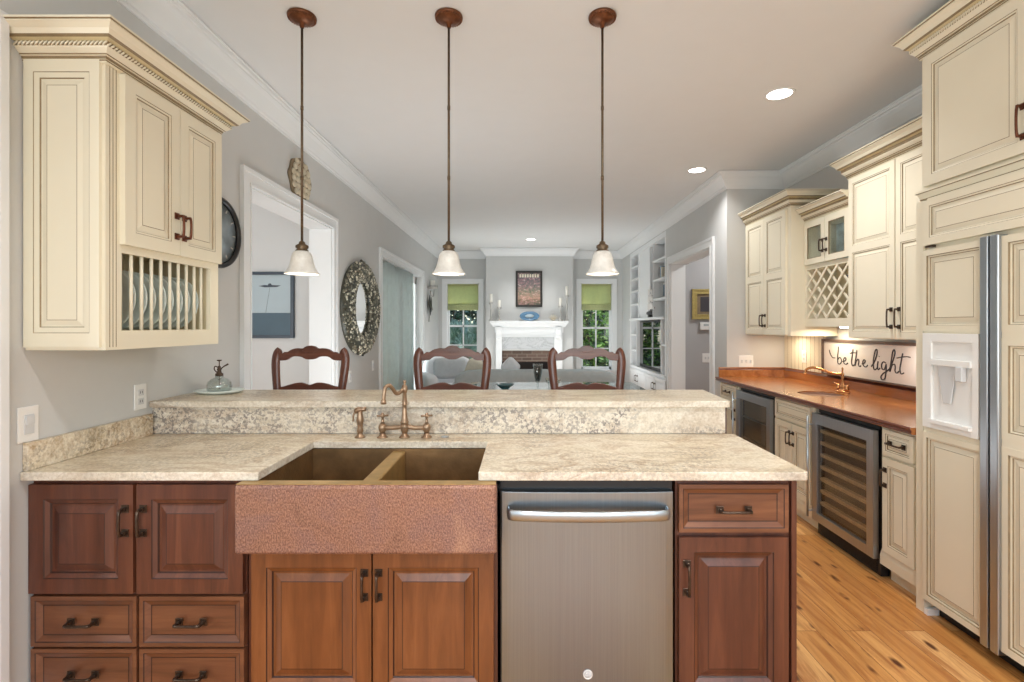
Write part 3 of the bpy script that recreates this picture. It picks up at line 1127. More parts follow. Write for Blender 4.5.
# right base cabinet
t = thing('base_cabinet', 'narrow cherry base cabinet with one drawer over one door, right of the dishwasher', 'cabinet', (.545, YD + .015, 0), 0)
b = MB()
b.box(0, .415, 0, .57, .1, .882)
b.box(0, .395, .07, .57, 0, .1)
b.box(.405, .423, -.018, .57, 0, .882)
b.build('cabinet_body', M['cherry'], t)
door(t, .008, .393, .694, .862, style='cherry_drawer', frame=.014, name='drawer', handle=(.2, .774, False), hl=.1)
door(t, .008, .393, .108, .676, style='cherry', handle=(.034, .535, True), hl=.1)

# bar wall behind the cabinets
struct(MB().box(XL, .95, 2.372, 2.49, 0, 1.038).build('wall_bar', M['trim']))

# granite
poly = [(XL + .002, 1.73), (-.913, 1.73), (-.913, 2.19), (-.151, 2.19), (-.151, 1.73), (.985, 1.73), (.994, 1.739), (.994, 2.348), (XL + .002, 2.348)]
m_ = MB()
n = len(poly)
m_.prism(poly, .884, .914, 'xy')
for i, fc in enumerate(m_.f):
    if len(fc) == 4:
        m_.m[i] = 1
o = m_.build('granite_countertop', [M['granite'], M['granite_edge']], bevel=.003, seg=2)
tag(o, 'cream granite countertop slab around the copper sink', 'countertop')
o = MB().box(XL + .001, XL + .021, 1.74, 2.33, .9145, 1.012).build('granite_backsplash', M['granite'], bevel=.002)
tag(o, 'low cream granite backsplash strip running along the left wall above the counter', 'backsplash')
o = MB().box(XL + .001, .955, 2.349, 2.371, .9145, 1.038).box(.955, .963, 2.349, 2.371, .9145, 1.038, 1).build('granite_riser', [M['granite_r'], M['signframe']], bevel=.0015)
tag(o, 'upright dark speckled granite strip under the raised bar ledge', 'backsplash')
m_ = MB()
m_.prism([(XL + .002, 2.33), (.965, 2.33), (.975, 2.34), (1.0, 2.76), (XL + .002, 2.76)], 1.0395, 1.069, 'xy')
for i, fc in enumerate(m_.f):
    if len(fc) == 4:
        m_.m[i] = 1
o = m_.build('bar_ledge', [M['granite'], M['granite_edge']], bevel=.003)
tag(o, 'raised cream granite bar ledge behind the sink', 'countertop')

# copper sink
t = thing('farmhouse_sink', 'hammered copper farmhouse sink with two basins and a deep apron', 'sink', (-.532, 1.69, .645))
X0, X1 = -.443, .447
b = MB()
b.box(X0, X1, 0, .04, 0, .237)
b.build('apron', M['copper'], t, bevel=.012, seg=4)
b = MB()
zt = .236
b.box(X0 + .03, X1 - .03, .04, .52, .02, .035)
b.box(X0 + .03, X0 + .055, .04, .52, .035, zt).box(X1 - .055, X1 - .03, .04, .52, .035, zt)
b.box(X0 + .03, X1 - .03, .505, .525, .02, zt)
b.build('basin', M['copper_in'], t)
MB().box(-.036, .022, .04, .505, .035, .228).build('basin_divider', M['copper_rim'], t, bevel=.008, seg=3)
MB().box(X0 + .004, X1 - .004, .006, .048, .2365, .2385).build('rim', M['copper_rim'], t)
for xx in (-.23, .23):
    MB().lathe([(.045, 0), (.045, .002), (.03, .002), (.028, -.001)], 20, (xx, .28, .036), 0).build('drain', M['bronze'], t)


# bridge faucet
def rose(m_, x, y=0, z=0, k=1.0):
    m_.lathe([(0.024 * k, 0), (.024 * k, .004), (.019 * k, .008), (.013 * k, .014), (.011 * k, .022)], 20, (x, y, z))


t = thing('bridge_faucet', 'antique copper bridge faucet with curved spout and two cross handles behind the copper sink', 'faucet', (-.533, 2.27, .914))
b = MB()
for xx in (-.1, 0, .1):
    rose(b, xx)
b.lathe([(.011, .02), (.017, .035), (.019, .048), (.016, .058), (.01, .064)], 16, (-.1, 0, 0))
b.lathe([(.011, .02), (.017, .035), (.019, .048), (.016, .058), (.01, .064)], 16, (.1, 0, 0))
b.tube(smooth_path([(-.1, 0, .046), (-.05, 0, .044), (0, 0, .05), (.05, 0, .044), (.1, 0, .046)], 5), .0105, 12)
b.lathe([(.012, .02), (.018, .036), (.02, .055), (.017, .066), (.020, .070), (.015, .078), (.012, .10), (.010, .13), (.009, .145), (.014, .150), (.010, .156), (.011, .165), (.009, .2), (.012, .208),
         (.014, .22), (.012, .232), (.006, .24), (.005, .246), (.008, .251), (.006, .259), (0, .262)], 18, (0, 0, 0))
b.build('faucet_body', M['faucet'], t)
s = MB()
pp = smooth_path([(-.004, -.004, .222), (-.017, -.02, .206), (-.030, -.035, .205), (-.040, -.05, .226), (-.052, -.065, .244), (-.066, -.078, .236), (-.070, -.084, .21), (-.072, -.086, .185), (-.072, -.086, .176)], 5)
s.tube(pp, .0085, 12)
s.lathe([(.009, .164), (.0125, .165), (.0125, .176), (.010, .184)], 14, (-.072, -.086, 0))
s.build('spout', M['faucet'], t)
for xx in (-.1, .1):
    hnd = MB()
    hnd.lathe([(.010, .062), (.007, .074), (.005, .088), (.009, .094), (.009, .103), (.004, .112), (0, .114)], 14, (xx, 0, 0))
    for an in (.35, .35 + PI / 2):
        dx, dy = math.cos(an) * .026, math.sin(an) * .026
        hnd.tube([(xx - dx, -dy, .0985), (xx, 0, .0985), (xx + dx, dy, .0985)], [.0052, .0034, .0052], 8)
    hnd.build('handle', M['faucet'], t)

t = thing('side_sprayer', 'antique copper side sprayer standing left of the bridge faucet', 'sprayer', (-.735, 2.27, .914))
b = MB()
rose(b, 0)
b.lathe([(.011, .02), (.015, .03), (.011, .045), (.013, .06), (.017, .08), (.013, .1), (.011, .112), (.012, .12)], 16)
b.build('sprayer_body', M['faucet'], t)
b = MB()
b.tube([(-.022, 0, .118), (-.005, 0, .126), (.012, 0, .128), (.026, -.002, .130)], [.012, .014, .010, .009], 12)
b.tube([(-.022, 0, .118), (-.03, -.002, .1), (-.031, -.004, .072)], [.006, .0045, .003], 8)
b.build('spray_head', M['faucet'], t)

o = MB().lathe([(0, 0), (.019, 0), (.019, .003), (.014, .0045), (0, .005)], 24, (-.352, 2.28, .914)).build('sink_hole_cover', M['steel_h'])
tag(o, 'small round hole cover on the granite right of the bridge faucet', 'hole cover')

# ---------------------------------------------------------------- plate on the ledge with glass mister
PX, PY = -1.585, 2.62
t = thing('serving_tray', 'pale flat tray under the glass mister on the bar ledge', 'tray', (PX, PY, 1.069))
MB().lathe([(0, .002), (.07, .002), (.10, .008), (.118, .016), (.122, .018), (.12, .014), (.1, .003), (.07, 0), (0, 0)], 32, sx=1.0, sy=.8).build('tray_plate', M['plate'], t)
t = thing('glass_mister', 'clear glass plant mister with dark metal pump on the pale tray', 'spray bottle', (PX + .005, PY - .01, 1.0715))
MB().lathe([(0, 0), (.045, 0), (.056, .012), (.06, .035), (.054, .058), (.036, .074), (.020, .080), (.018, .092), (.016, .092), (.018, .078), (.034, .071), (.051, .056), (.056, .035), (.052, .014), (.043, .004), (0, .004)], 28).build('glass_bottle', M['bottleglass'], t)
b = MB()
b.lathe([(.019, .088), (.019, .1), (.012, .104), (.009, .116), (.012, .122), (.008, .13), (.006, .14)], 16)
b.tube([(0, 0, .13), (0, 0, .166)], .0025, 8)
b.lathe([(.004, .164), (.012, .168), (.012, .172), (0, .173)], 14)
b.tube([(.004, 0, .122), (.026, -.004, .138), (.05, -.008, .15)], [.004, .0035, .005], 8)
b.tube(smooth_path([(-.006, 0, .132), (-.022, 0, .138), (-.026, 0, .122), (-.014, 0, .108), (-.006, 0, .1)], 4), .003, 8)
b.tube([(0, 0, .1), (0, 0, .02)], .0025, 6)
b.build('spray_pump', M['bronze'], t)


# ---------------------------------------------------------------- switch and outlet plates
def plate_x(name, label, cat, y, z, w_, h_, kind, x=XL, side=1):
    t_ = thing(name, label, cat, (x, y, z))
    p = MB()
    p.box(0, side * .006, -w_ / 2, w_ / 2, -h_ / 2, h_ / 2)
    p.build('cover_plate', M['white'], t_, bevel=.003)
    q = MB()
    if kind == 'rocker':
        q.box(side * .006, side * .009, -.017, .017, -.034, .034)
        q.box(side * .009, side * .013, -.014, .014, .0, .03)
        q.build('rocker', M['plastic_grey'], t_)
    else:
        for s in (-1, 1):
            q.box(side * .006, side * .008, -.016, .016, s * .02 - .014, s * .02 + .014)
            for u in (-.006, .006):
                q.box(side * .008, side * .0085, u - .0012, u + .0012, s * .02 - .005, s * .02 + .006, 1)
        q.build('socket', [M['plastic_grey'], M['black']], t_)
    return t_


def plate_y(name, label, cat, x, y, z, w_, h_, gangs):
    t_ = thing(name, label, cat, (x, y, z))
    MB().box(-w_ / 2, w_ / 2, -.006, 0, -h_ / 2, h_ / 2).build('cover_plate', M['white'], t_, bevel=.002)
    for g in range(gangs):
        xx = (g - (gangs - 1) / 2) * .046
        MB().box(xx - .008, xx + .008, -.012, -.006, -.016, .016).build('rocker', M['plastic_grey'], t_)
    return t_


plate_x('switch_plate', 'white rocker switch plate on the left wall above the counter front', 'light switch', 1.758, 1.075, .075, .125, 'rocker')
plate_x('outlet_plate', 'white double outlet plate on the left wall at the end of the backsplash', 'outlet', 2.275, 1.098, .072, .115, 'outlet')

# ================================================================= LEFT WALL CABINET
CW = .65
t = thing('wall_cabinet', 'cream glazed wall cabinet with a plate rack on the left wall', 'cabinet', (-1.458, 1.75, 1.335), PI / 2)
b = MB()
D_ = .280
b.box(0, CW, 0, D_, .381, 1.03)
b.box(0, CW, 0, D_, 0, .068)
b.box(0, .068, 0, D_, .068, .381)
b.box(.59, CW, 0, D_, .068, .381)
b.box(.068, .59, 0, .02, .352, .381)
b.build('cabinet_body', M['cream'], t)
b = MB()
b.box(.068, .59, D_ - .012, D_ - .001, .068, .381).box(.068, .59, .02, D_ - .012, .3795, .3805).box(.068, .59, .02, D_ - .012, .068, .070)
b.box(.0685, .0700, .02, D_ - .012, .07, .38).box(.588, .5895, .02, D_ - .012, .07, .38)
b.build('rack_lining', M['cream_in'], t)
# bead lines on the left stile
b = MB()
for xx in (.018, .032, .046):
    b.box(xx - .0012, xx + .0012, -.0008, .001, .01, 1.02)
b.build('stile_beading', M['glaze'], t)
# raised panel on the end that faces the room
b = MB()
b.T = Matrix.Rotation(-PI / 2, 4, 'Z')       # panel faces local -x
b.section(-D_ + .004, -.012, .01, 1.02, (.034, .034, .05, .05), .012, [(.0022, .0105, 1), (.020, .009, 0), (.0228, .005, 1), (.028, .0045, 0), (.045, .009, 0), (.0468, .0092, 1)])
b.rim(-D_ + .004, -.012, .01, 1.02, .012)
b.build('side_panel', [M['cream'], M['glaze']], t)
dz = 1.335
door(t, .062, .352, 1.716 - dz, 2.333 - dz, style='cream', frame=.05, handle=(.332, 1.835 - dz, True), hl=.085, pm=M['pull_red'])
door(t, .356, .645, 1.716 - dz, 2.333 - dz, style='cream', frame=.05, handle=(.378, 1.835 - dz, True), hl=.085, pm=M['pull_red'])
cab_crown(t, [(0, D_), (0, 0), (CW, 0), (CW, D_)], 2.338 - dz, .110, .10)
for i in range(10):
    xx = .0755 + .0515 * i
    if i == 9:
        xx = .535
    o = MB().tube([(xx, .010, .066), (xx, .010, .354)], .0064, 10).build('dowel', M['cream'], t)
for i in range(9):
    xx = .12 + .0515 * i
    o = MB().tube([(xx, .2, .066), (xx, .2, .38)], .0052, 8).build('back_dowel', M['cream_in'], t)
# plates standing in the rack
pl_prof = [(0, .0), (.07, .0), (.082, .006), (.112, .014), (.118, .016), (.118, .019), (.11, .018), (.08, .010), (.068, .004), (0, .004)]
ordn = ['nearest the counter front', 'second from the counter front', 'third from the counter front', 'fourth from the counter front', 'fifth from the counter front', 'sixth from the counter front',
        'second from the far end', 'at the far end']
p0 = None
for i in range(8):
    yy = 1.75 + .094 + .0515 * i + .004
    if p0 is None:
        m_ = MB()
        m_.lathe(pl_prof, 36, (0, 0, 0), 0, 'y')
        for k in range(36):
            a = 2 * PI * k / 36
            m_.tube([(math.cos(a) * .084, .0045, math.sin(a) * .084), (math.cos(a) * .108, .0115, math.sin(a) * .108)], .0018, 4, mi=1)
        m_.T = Matrix.Identity(4)
        p0 = m_.build('plate', [M['plate'], M['plate_edge']])
        p0.data.transform(Matrix.Scale(-1, 4, (0, 1, 0)))
        p = p0
    else:
        p = p0.copy()
        C.objects.link(p)
    p.location = (-1.594, yy + .098, 1.335 + .070 + .1185)
    p.rotation_euler = (math.radians(-3), 0, math.radians((-7, -4, -6, -3, -6, -4, -5, -3)[i]))
    tag(p, 'pale aqua plate standing in the plate rack, ' + ordn[i], 'plate', 'plates in the plate rack')

# ================================================================= LEFT WALL DECOR
t = thing('wall_clock', 'round black-framed wall clock partly hidden behind the cream plate rack cabinet', 'clock', (XL, 2.845, 1.955))
MB().ring([(.175, 0), (.2, 0), (.205, .015), (.198, .032), (.182, .034), (.174, .02)], 48, axis='x').build('clock_frame', M['black'], t)
MB().lathe([(0, .004), (.176, .004), (.176, .012), (0, .012)], 48, axis='x').build('clock_face', M['clockface'], t)
for k in range(12):
    a = PI / 6 * k
    MB().tube([(.014, math.cos(a) * .14, math.sin(a) * .14), (.014, math.cos(a) * .162, math.sin(a) * .162)], .004, 4).build('hour_mark', M['paper'], t)

b = MB()
b.tube([(.017, 0, 0), (.017, -.08, .03)], .004, 6).tube([(.017, 0, 0), (.017, -.03, .12)], .003, 6)
b.build('clock_hands', M['black'], t)

t = thing('wall_plaque', 'carved cream shell-shaped plaque high on the left wall above the cased opening', 'wall decoration', (XL, 3.90, 2.56))
b = MB()
n_ = 40
pts = []
for k in range(n_):
    a = 2 * PI * k / n_
    r = 1 + .05 * math.cos(8 * a)
    pts.append((math.cos(a) * .185 * r, math.sin(a) * .16 * r))
b.prism(pts, 0, .018, 'yz', smooth=True)
b.build('backing', M['carved_g'], t)
b = MB()
for row in range(6):
    zc = .12 - row * .046
    half = .165 * math.sqrt(max(0.05, 1 - (zc / .165) ** 2))
    n_ = max(2, int(half * 2 / .06))
    for k in range(n_):
        yc = -half + (k + .5) * 2 * half / n_
        b.blob((.02 + .004 * (row % 2), yc, zc), (.014, .033, .026), 0, 10, 6)
        b.blob((.034, yc, zc - .006), (.004, .006, .017), 0, 6, 5)
b.build('carved_scales', M['carved'], t)

# shell mirror
t = thing('shell_mirror', 'oval wall mirror in a thick mosaic frame of olive and cream shells', 'mirror', (XL, 5.37, 1.61))
A_, B_, a_, b_ = .60, .50, .27, .29
b = MB()
n_ = 64
prof = []
v, f_ = [], []
secs = [(0, 0.0), (.0, .03), (.18, .062), (.5, .075), (.82, .06), (1, .03), (1, 0)]
for u, xx in secs:
    for k in range(n_):
        an = 2 * PI * k / n_
        yy = math.cos(an) * (a_ + (A_ - a_) * u)
        zz = math.sin(an) * (b_ + (B_ - b_) * u)
        v.append((xx, yy, zz))
for i in range(len(secs) - 1):
    for k in range(n_):
        f_.append((i * n_ + k, i * n_ + (k + 1) % n_, (i + 1) * n_ + (k + 1) % n_, (i + 1) * n_ + k))
b.add(v, f_, 0, True)
rnd = random.Random(3)
for k in range(1500):
    an = rnd.uniform(0, 2 * PI)
    u = rnd.uniform(-.02, 1.02)
    hh = .03 + .045 * math.sin(PI * max(0, min(1, u)))
    s = rnd.uniform(.010, .021)
    mi = rnd.choice((0, 1, 1, 2, 2, 0, 1))
    b.blob((hh, math.cos(an) * (a_ + (A_ - a_) * u), math.sin(an) * (b_ + (B_ - b_) * u)), (s * .7, s, s * rnd.uniform(.6, 1)), mi, 5, 4)
b.build('mirror_frame', [M['shell_d'], M['shell_o'], M['shell_c']], t)
MB().lathe([(0, .006), (1, .006), (1, .012), (0, .012)], 48, (0, 0, 0), 0, 'x', False, .28, .3).build('mirror_glass', M['mirror'], t)

plate_x('switch_plate', 'small white switch plate on the left wall under the right edge of the shell mirror', 'light switch', 5.83, .96, .075, .12, 'rocker')
plate_x('switch_plate', 'small white switch plate on the left wall below the middle of the shell mirror', 'light switch', 5.05, .91, .075, .12, 'rocker')

# picture in the side room
t = thing('framed_picture', 'navy framed picture of a small boat over dark water in the side room', 'picture', (-2.66, 4.95, 1.3))
W_, H_ = .82, .655
b = MB()
b.box(-W_ / 2, W_ / 2, -.03, 0, 0, .03).box(-W_ / 2, W_ / 2, -.03, 0, H_ - .03, H_).box(-W_ / 2, -W_ / 2 + .03, -.03, 0, .03, H_ - .03).box(W_ / 2 - .03, W_ / 2, -.03, 0, .03, H_ - .03)
b.build('picture_frame', M['pictframe'], t)
b = MB()
b.box(-W_ / 2 + .03, W_ / 2 - .03, -.012, -.004, .25, H_ - .03, 0)
b.box(-W_ / 2 + .03, W_ / 2 - .03, -.012, -.004, .03, .25, 1)
b.prism([(.06, .515), (.12, .525), (.15, .522), (.16, .54), (.18, .54), (.19, .524), (.28, .52), (.24, .505), (.12, .502)], -.014, -.012, 'xz', 2)
b.tube([(.17, -.013, .5), (.15, -.013, .38), (.13, -.013, .25)], .0012, 4, mi=2)
b.build('print', [M['pictsky'], M['pictsea'], M['pictframe']], t)


# ================================================================= PENDANTS AND DOWNLIGHTS
def pendant(x, label):
    t_ = thing('pendant_light', label, 'pendant light', (x, 2.5, CZ), 0, 'pendant lights over the bar ledge')
    c = MB()
    c.lathe([(0, 0), (.068, 0), (.070, -.006), (.066, -.014), (.058, -.018), (.052, -.026), (.03, -.036), (.012, -.04), (.010, -.06), (0, -.06)], 32)
    for k in range(32):
        a = 2 * PI * k / 32
        c.blob((math.cos(a) * .063, math.sin(a) * .063, -.015), .0058, 0, 6, 4)
    c.build('canopy', M['rustbronze'], t_)
    r = MB()
    r.tube([(0, 0, -.05), (0, 0, -1.14)], .0062, 10)
    for zz in (-.45, -.8):
        r.tube([(0, 0, zz), (0, 0, zz - .02)], .0078, 10)
    r.build('rod', M['rod'], t_)
    f_ = MB()
    f_.lathe([(.006, -1.125), (.014, -1.13), (.016, -1.14), (.03, -1.148), (.031, -1.158), (.024, -1.166), (.03, -1.172), (.034, -1.184), (.03, -1.19), (0, -1.19)], 24)
    f_.build('fitter', M['rod'], t_)
    s = MB()
    s.lathe([(.030, -1.176), (.040, -1.182), (.047, -1.195), (.052, -1.215), (.057, -1.24), (.064, -1.262), (.074, -1.278), (.082, -1.286), (.083, -1.292), (.078, -1.288), (.07, -1.279), (.060, -1.263), (.053, -1.24), (.048, -1.215), (.043, -1.197), (.036, -1.186)], 32)
    s.build('lamp_shade', M['shade'], t_)
    MB().blob((0, 0, -1.225), (.018, .018, .028), 0, 12, 8).build('bulb', M['lamp_on'], t_)
    light('pendant_glow', 'POINT', (x, 2.5, 1.66), (0, 0, 0), 1.2, .04, color=(1, .9, .76))


pendant(-1.1, 'pendant light with frosted bell shade nearest the left wall')
pendant(-.366, 'pendant light with frosted bell shade hanging in line with the faucet, middle of the three')
pendant(.402, 'pendant light with frosted bell shade furthest from the left wall')


def downlight(x, y, label=None, power=CAN_POWER):
    t_ = thing('recessed_light', label, 'ceiling light', (x, y, CZ), 0, 'recessed ceiling lights')
    MB().ring([(.075, 0), (.095, 0), (.093, -.006), (.078, -.004)], 32).build('trim_ring', M['white'], t_)
    MB().lathe([(0, -.001), (.076, -.001), (.076, -.003), (0, -.003)], 32).build('lens', M['lamp_on'], t_)
    light('overhead_beam', 'AREA', (x, y, CZ - .012), (0, 0, 0), power, .14, color=(1, .975, .95), spread=math.radians(125))


downlight(1.72, 3.34, 'lit round recessed ceiling light nearest the camera, left of the tall cream cabinets')
downlight(1.74, 4.97, 'lit round recessed ceiling light near the corner of the hall opening', 8)
downlight(.16, 8.95, 'small dim-looking recessed ceiling light before the fireplace')
for x, y in ((-.3, .9), (1.3, .9), (-.3, -1.2), (1.3, -1.2)):  # extra unseen ceiling lamps added around the camera, without fixtures
    light('overhead_beam', 'AREA', (x, y, CZ - .012), (0, 0, 0), CAN_POWER, .14, color=(1, .975, .95), spread=math.radians(125))

# ================================================================= BAR STOOLS
def make_stool(label, x):
    t_ = thing('bar_stool', label, 'bar stool', (x, 3.0, 0), 0, 'bar stools along the far side of the bar ledge')
    yb = .2
    for s in (-1, 1):
        pts = smooth_path([(s * .165, yb - .02, 0), (s * .178, yb - .01, .4), (s * .19, yb, .76), (s * .203, yb + .02, .95), (s * .219, yb + .035, 1.1), (s * .226, yb + .045, 1.19), (s * .217, yb + .05, 1.243), (s * .198, yb + .05, 1.262)], 4)
        n_ = len(pts)
        rr = [.018 + .010 * min(1, i / (n_ * .6)) - (.012 if i == n_ - 1 else 0) for i in range(n_)]
        MB().tube(pts, rr, 10, ry=.017, up=(0, 1, 0)).build('back_post', M['stool_v'], t_)
        MB().tube([(s * .2, -.19, .74), (s * .2, -.19, .6), (s * .195, -.195, .1), (s * .19, -.2, 0)], [.024, .022, .016, .014], 12).build('leg', M['stool_v'], t_)

    def slat(top, bot, y, name, carve=False):
        poly = top + list(reversed(bot))
        m_ = MB()
        m_.prism([(p[0], p[2]) for p in poly], y - .011, y + .013, 'xz', smooth=False)
        if carve:
            m_.tube(smooth_path([(-.05, y - .012, 1.262), (-.02, y - .013, 1.25), (0, y - .013, 1.247), (.02, y - .013, 1.25), (.05, y - .012, 1.262)], 4), .002, 5)
        return m_.build(name, M['stool'], t_, bevel=.005, seg=2)
    ztop = [(-.205, 1.243), (-.185, 1.240), (-.165, 1.252), (-.15, 1.250), (-.12, 1.268), (-.085, 1.276), (-.05, 1.275), (-.03, 1.287), (0, 1.293)]
    zbot = [(-.205, 1.196), (-.185, 1.196), (-.15, 1.200), (-.125, 1.217), (-.1, 1.223), (-.06, 1.220), (-.03, 1.206), (0, 1.203)]
    def sym(l):
        h = [(a, 0, b) for a, b in l]
        return smooth_path(h + [(-a, 0, b) for a, b in reversed(l[:-1])], 3)
    slat(sym(ztop), sym(zbot), yb + .047, 'crest_rail', True)
    l2t = [(-.208, 1.026), (-.17, 1.03), (-.13, 1.042), (-.09, 1.052), (-.05, 1.055), (-.02, 1.046), (0, 1.040)]
    l2b = [(-.208, .985), (-.15, .99), (-.1, 1.0), (-.05, .99), (0, .985)]
    slat(sym(l2t), sym(l2b), yb + .03, 'back_slat')
    slat([(p.x, 0, p.z - .16) for p in sym(l2t)], [(p.x, 0, p.z - .16) for p in sym(l2b)], yb + .012, 'back_slat')
    m_ = MB()
    m_.prism([(-.225, -.21), (.225, -.21), (.195, .2), (-.195, .2)], .735, .775, 'xy')
    m_.build('seat', M['rush'], t_, bevel=.014, seg=3)
    for (a, b_, z) in (((-.195, -.195), (.195, -.195), .28), ((-.19, -.19), (-.18, .185), .34), ((.19, -.19), (.18, .185), .34), ((-.178, .188), (.178, .188), .42)):
        MB().tube([(a[0], a[1], z), (b_[0], b_[1], z)], .012, 10).build('stretcher', M['stool'], t_)
    return t_


s0 = make_stool('carved ladder-back wooden bar stool nearest the left wall, in front of the cased opening', -1.372)
for x, lb in ((-.452, 'carved ladder-back wooden bar stool in the middle, just right of the faucet spout'),
              (.42, 'carved ladder-back wooden bar stool furthest right, in front of the right window')):
    c = copy_tree(s0)
    c.location.x = x
    c['label'] = lb

# ================================================================= RIGHT WALL: BASE RUN
RZ = -PI / 2
GRP_B = 'cream base cabinets under the wooden counter'


def rbox(name, label, cat, xf, dfar, z=0, group=None):
    return thing(name, label, cat, (xf, dfar, z), RZ, group)


XF = 2.02    # face frame plane


def base_cab(label, dfar, w_, doors, drawer_pull, handles):
    t_ = rbox('base_cabinet', label, 'cabinet', XF, dfar)
    b = MB()
    b.box(0, w_, 0, .655, .09, .863)
    b.box(0, w_, .05, .655, 0, .09)
    b.sweep([(0, .0), (w_, .0)], [(0, .0), (.012, .0), (.012, .05), (.004, .075), (0, .085)], z=0.09)
    b.build('cabinet_body', M['cream'], t_)
    f0 = .03
    if drawer_pull is not None:
        door(t_, f0, w_ - f0, .712, .85, style='cream_s', frame=.022, name='drawer', handle=(w_ / 2, .782, False) if drawer_pull else None)
    k = len(doors)
    for (a, b_), hd in zip(doors, handles):
        door(t_, a, b_, .175, .695, style='cream', frame=.04 if w_ < .4 else .045, handle=(hd, .585, True), hl=.085)
    return t_


base_cab('cream base cabinet at the far end of the wooden counter beside the facing wall', 5.075, .43, [(.03, .40)], True, [.375])
base_cab('cream bar sink cabinet with two doors between the two coolers', 3.985, .545, [(.03, .27), (.275, .515)], False, [.247, .298])
base_cab('cream base cabinet with one drawer and one door between wine cooler and refrigerator', 2.805, .275, [(.03, .25)], True, [.052])


def cooler(label, dfar, w_, wine):
    t_ = rbox('wine_cooler' if wine else 'beverage_cooler', label, 'cooler', XF - .005, dfar)
    b = MB()
    b.box(.003, w_ - .003, .03, .6, .09, .855)
    b.box(.012, w_ - .012, .012, .03, .832, .855)
    b.build('cooler_body', M['black'], t_)
    g = MB()
    g.box(.003, w_ - .003, .012, .06, .006, .1)
    for k in range(7):
        g.box(.03, w_ - .03, .006, .013, .022 + .010 * k, .027 + .010 * k)
    g.build('toe_grille', M['black'], t_)
    d = MB()
    z0, z1 = .105, .83
    fw = .055
    d.box(.004, .004 + fw, -.032, .0, z0, z1).box(w_ - .004 - fw, w_ - .004, -.032, .0, z0, z1)
    d.box(.004 + fw, w_ - .004 - fw, -.032, 0, z0, z0 + fw).box(.004 + fw, w_ - .004 - fw, -.032, 0, z1 - fw - .015, z1)
    dd = d.build('door', M['steel'], t_)
    MB().box(.004 + fw, w_ - .004 - fw, -.022, -.016, z0 + fw, z1 - fw - .015).build('glass_pane', M['smoke'], dd)
    h = MB()
    h.tube([(.016, -.068, z0 + .02), (.016, -.068, z1 - .02)], .007, 10)
    for zz in (z0 + .06, z1 - .08):
        h.tube([(.016, -.032, zz), (.016, -.068, zz)], .006, 8)
    h.build('handle', M['steel_h'], dd)
    # what shows through the glass
    b = MB()
    b.box(.06, w_ - .06, .022, .0295, z0 + fw, z1 - fw)
    b.build('interior', M['coolerin'], t_)
    n_ = 7 if wine else 3
    for k in range(n_):
        zz = z0 + fw + .06 + k * (.565 / n_)
        MB().box(.065, w_ - .065, -.012, .02, zz, zz + (.022 if wine else .008)).build('shelf', M['winewood'] if wine else M['steel_h'], t_)
    return t_


cooler('stainless beverage cooler with glass door near the far end of the wooden counter', 4.635, .635, False)
cooler('stainless wine cooler with wooden shelves behind a glass door, nearer the refrigerator', 3.425, .605, True)

# mahogany counter with a round bar sink
SKX, SKY, SKR = 2.27, 3.80, .155
m_ = MB()
out = [(1.975, 2.53), (2.676, 2.53), (2.676, 5.086), (1.975, 5.086)]
v = []
N = 40
circ = [(SKX + SKR * math.cos(2 * PI * k / N), SKY + SKR * math.sin(2 * PI * k / N)) for k in range(N)]
# top face split in two so that the hole stays open
z0, z1 = .868, .905
half1 = [(1.975, 2.53), (1.975, 5.086), (SKX, 5.086)] + [circ[(N // 4 + k) % N] for k in range(0, N // 2 + 1)] + [(SKX, 2.53)]
half2 = [(2.676, 2.53), (SKX, 2.53)] + [circ[(3 * N // 4 + k) % N] for k in range(0, N // 2 + 1)] + [(SKX, 5.086), (2.676, 5.086)]
m_.T = Matrix.Identity(4)
m_.prism(half1, z0, z1, 'xy')
m_.prism(half2, z0, z1, 'xy')
m_.sweep([(1.975, 5.086), (1.975, 2.53)], [(0, -.001), (.006, -.001), (.012, -.009), (.004, -.018), (.008, -.03), (0, -.037)], z=.906, mats=[1, 1, 1, 1, 1, 1])


def rot_mat_wood(name):
    return M[name]


M['mahog_y'] = wood('mahogany_counter_long', rgb(122, 72, 36), rgb(160, 100, 52), rgb(188, 128, 74), 'y', .2, .8, coat=.6)
M['mahog_edge_y'] = wood('mahogany_edge_long', rgb(70, 34, 24), rgb(98, 52, 38), rgb(126, 72, 54), 'y', .3, 1.0)
o = m_.build('wooden_counter', [M['mahog_y'], M['mahog_edge_y']])
tag(o, 'polished mahogany counter along the right wall with a round bar sink', 'countertop')
m_ = MB()
bs = [(0, 0), (.02, 0), (.02, .068), (.014, .078), (.006, .086), (.004, .095), (0, .095)]
m_.sweep([(2.0, 5.088), (2.679, 5.088), (2.679, 2.53)], bs, z=.9055, mats=[0, 0, 1, 1, 0, 0, 0])
o = m_.build('wooden_backsplash', [M['mahog_y'], M['mahog_edge_y']])
tag(o, 'low mahogany backsplash with moulded top along the wooden counter', 'backsplash')

o = MB().lathe([(SKR - .004, .898), (SKR - .012, .9), (.14, .84), (.1, .79), (0, .78), (0, .785), (.095, .795), (.135, .842)], 36, (SKX, SKY, 0)).build('bar_sink', M['copper'])
tag(o, 'round copper bar sink set into the mahogany counter', 'sink')

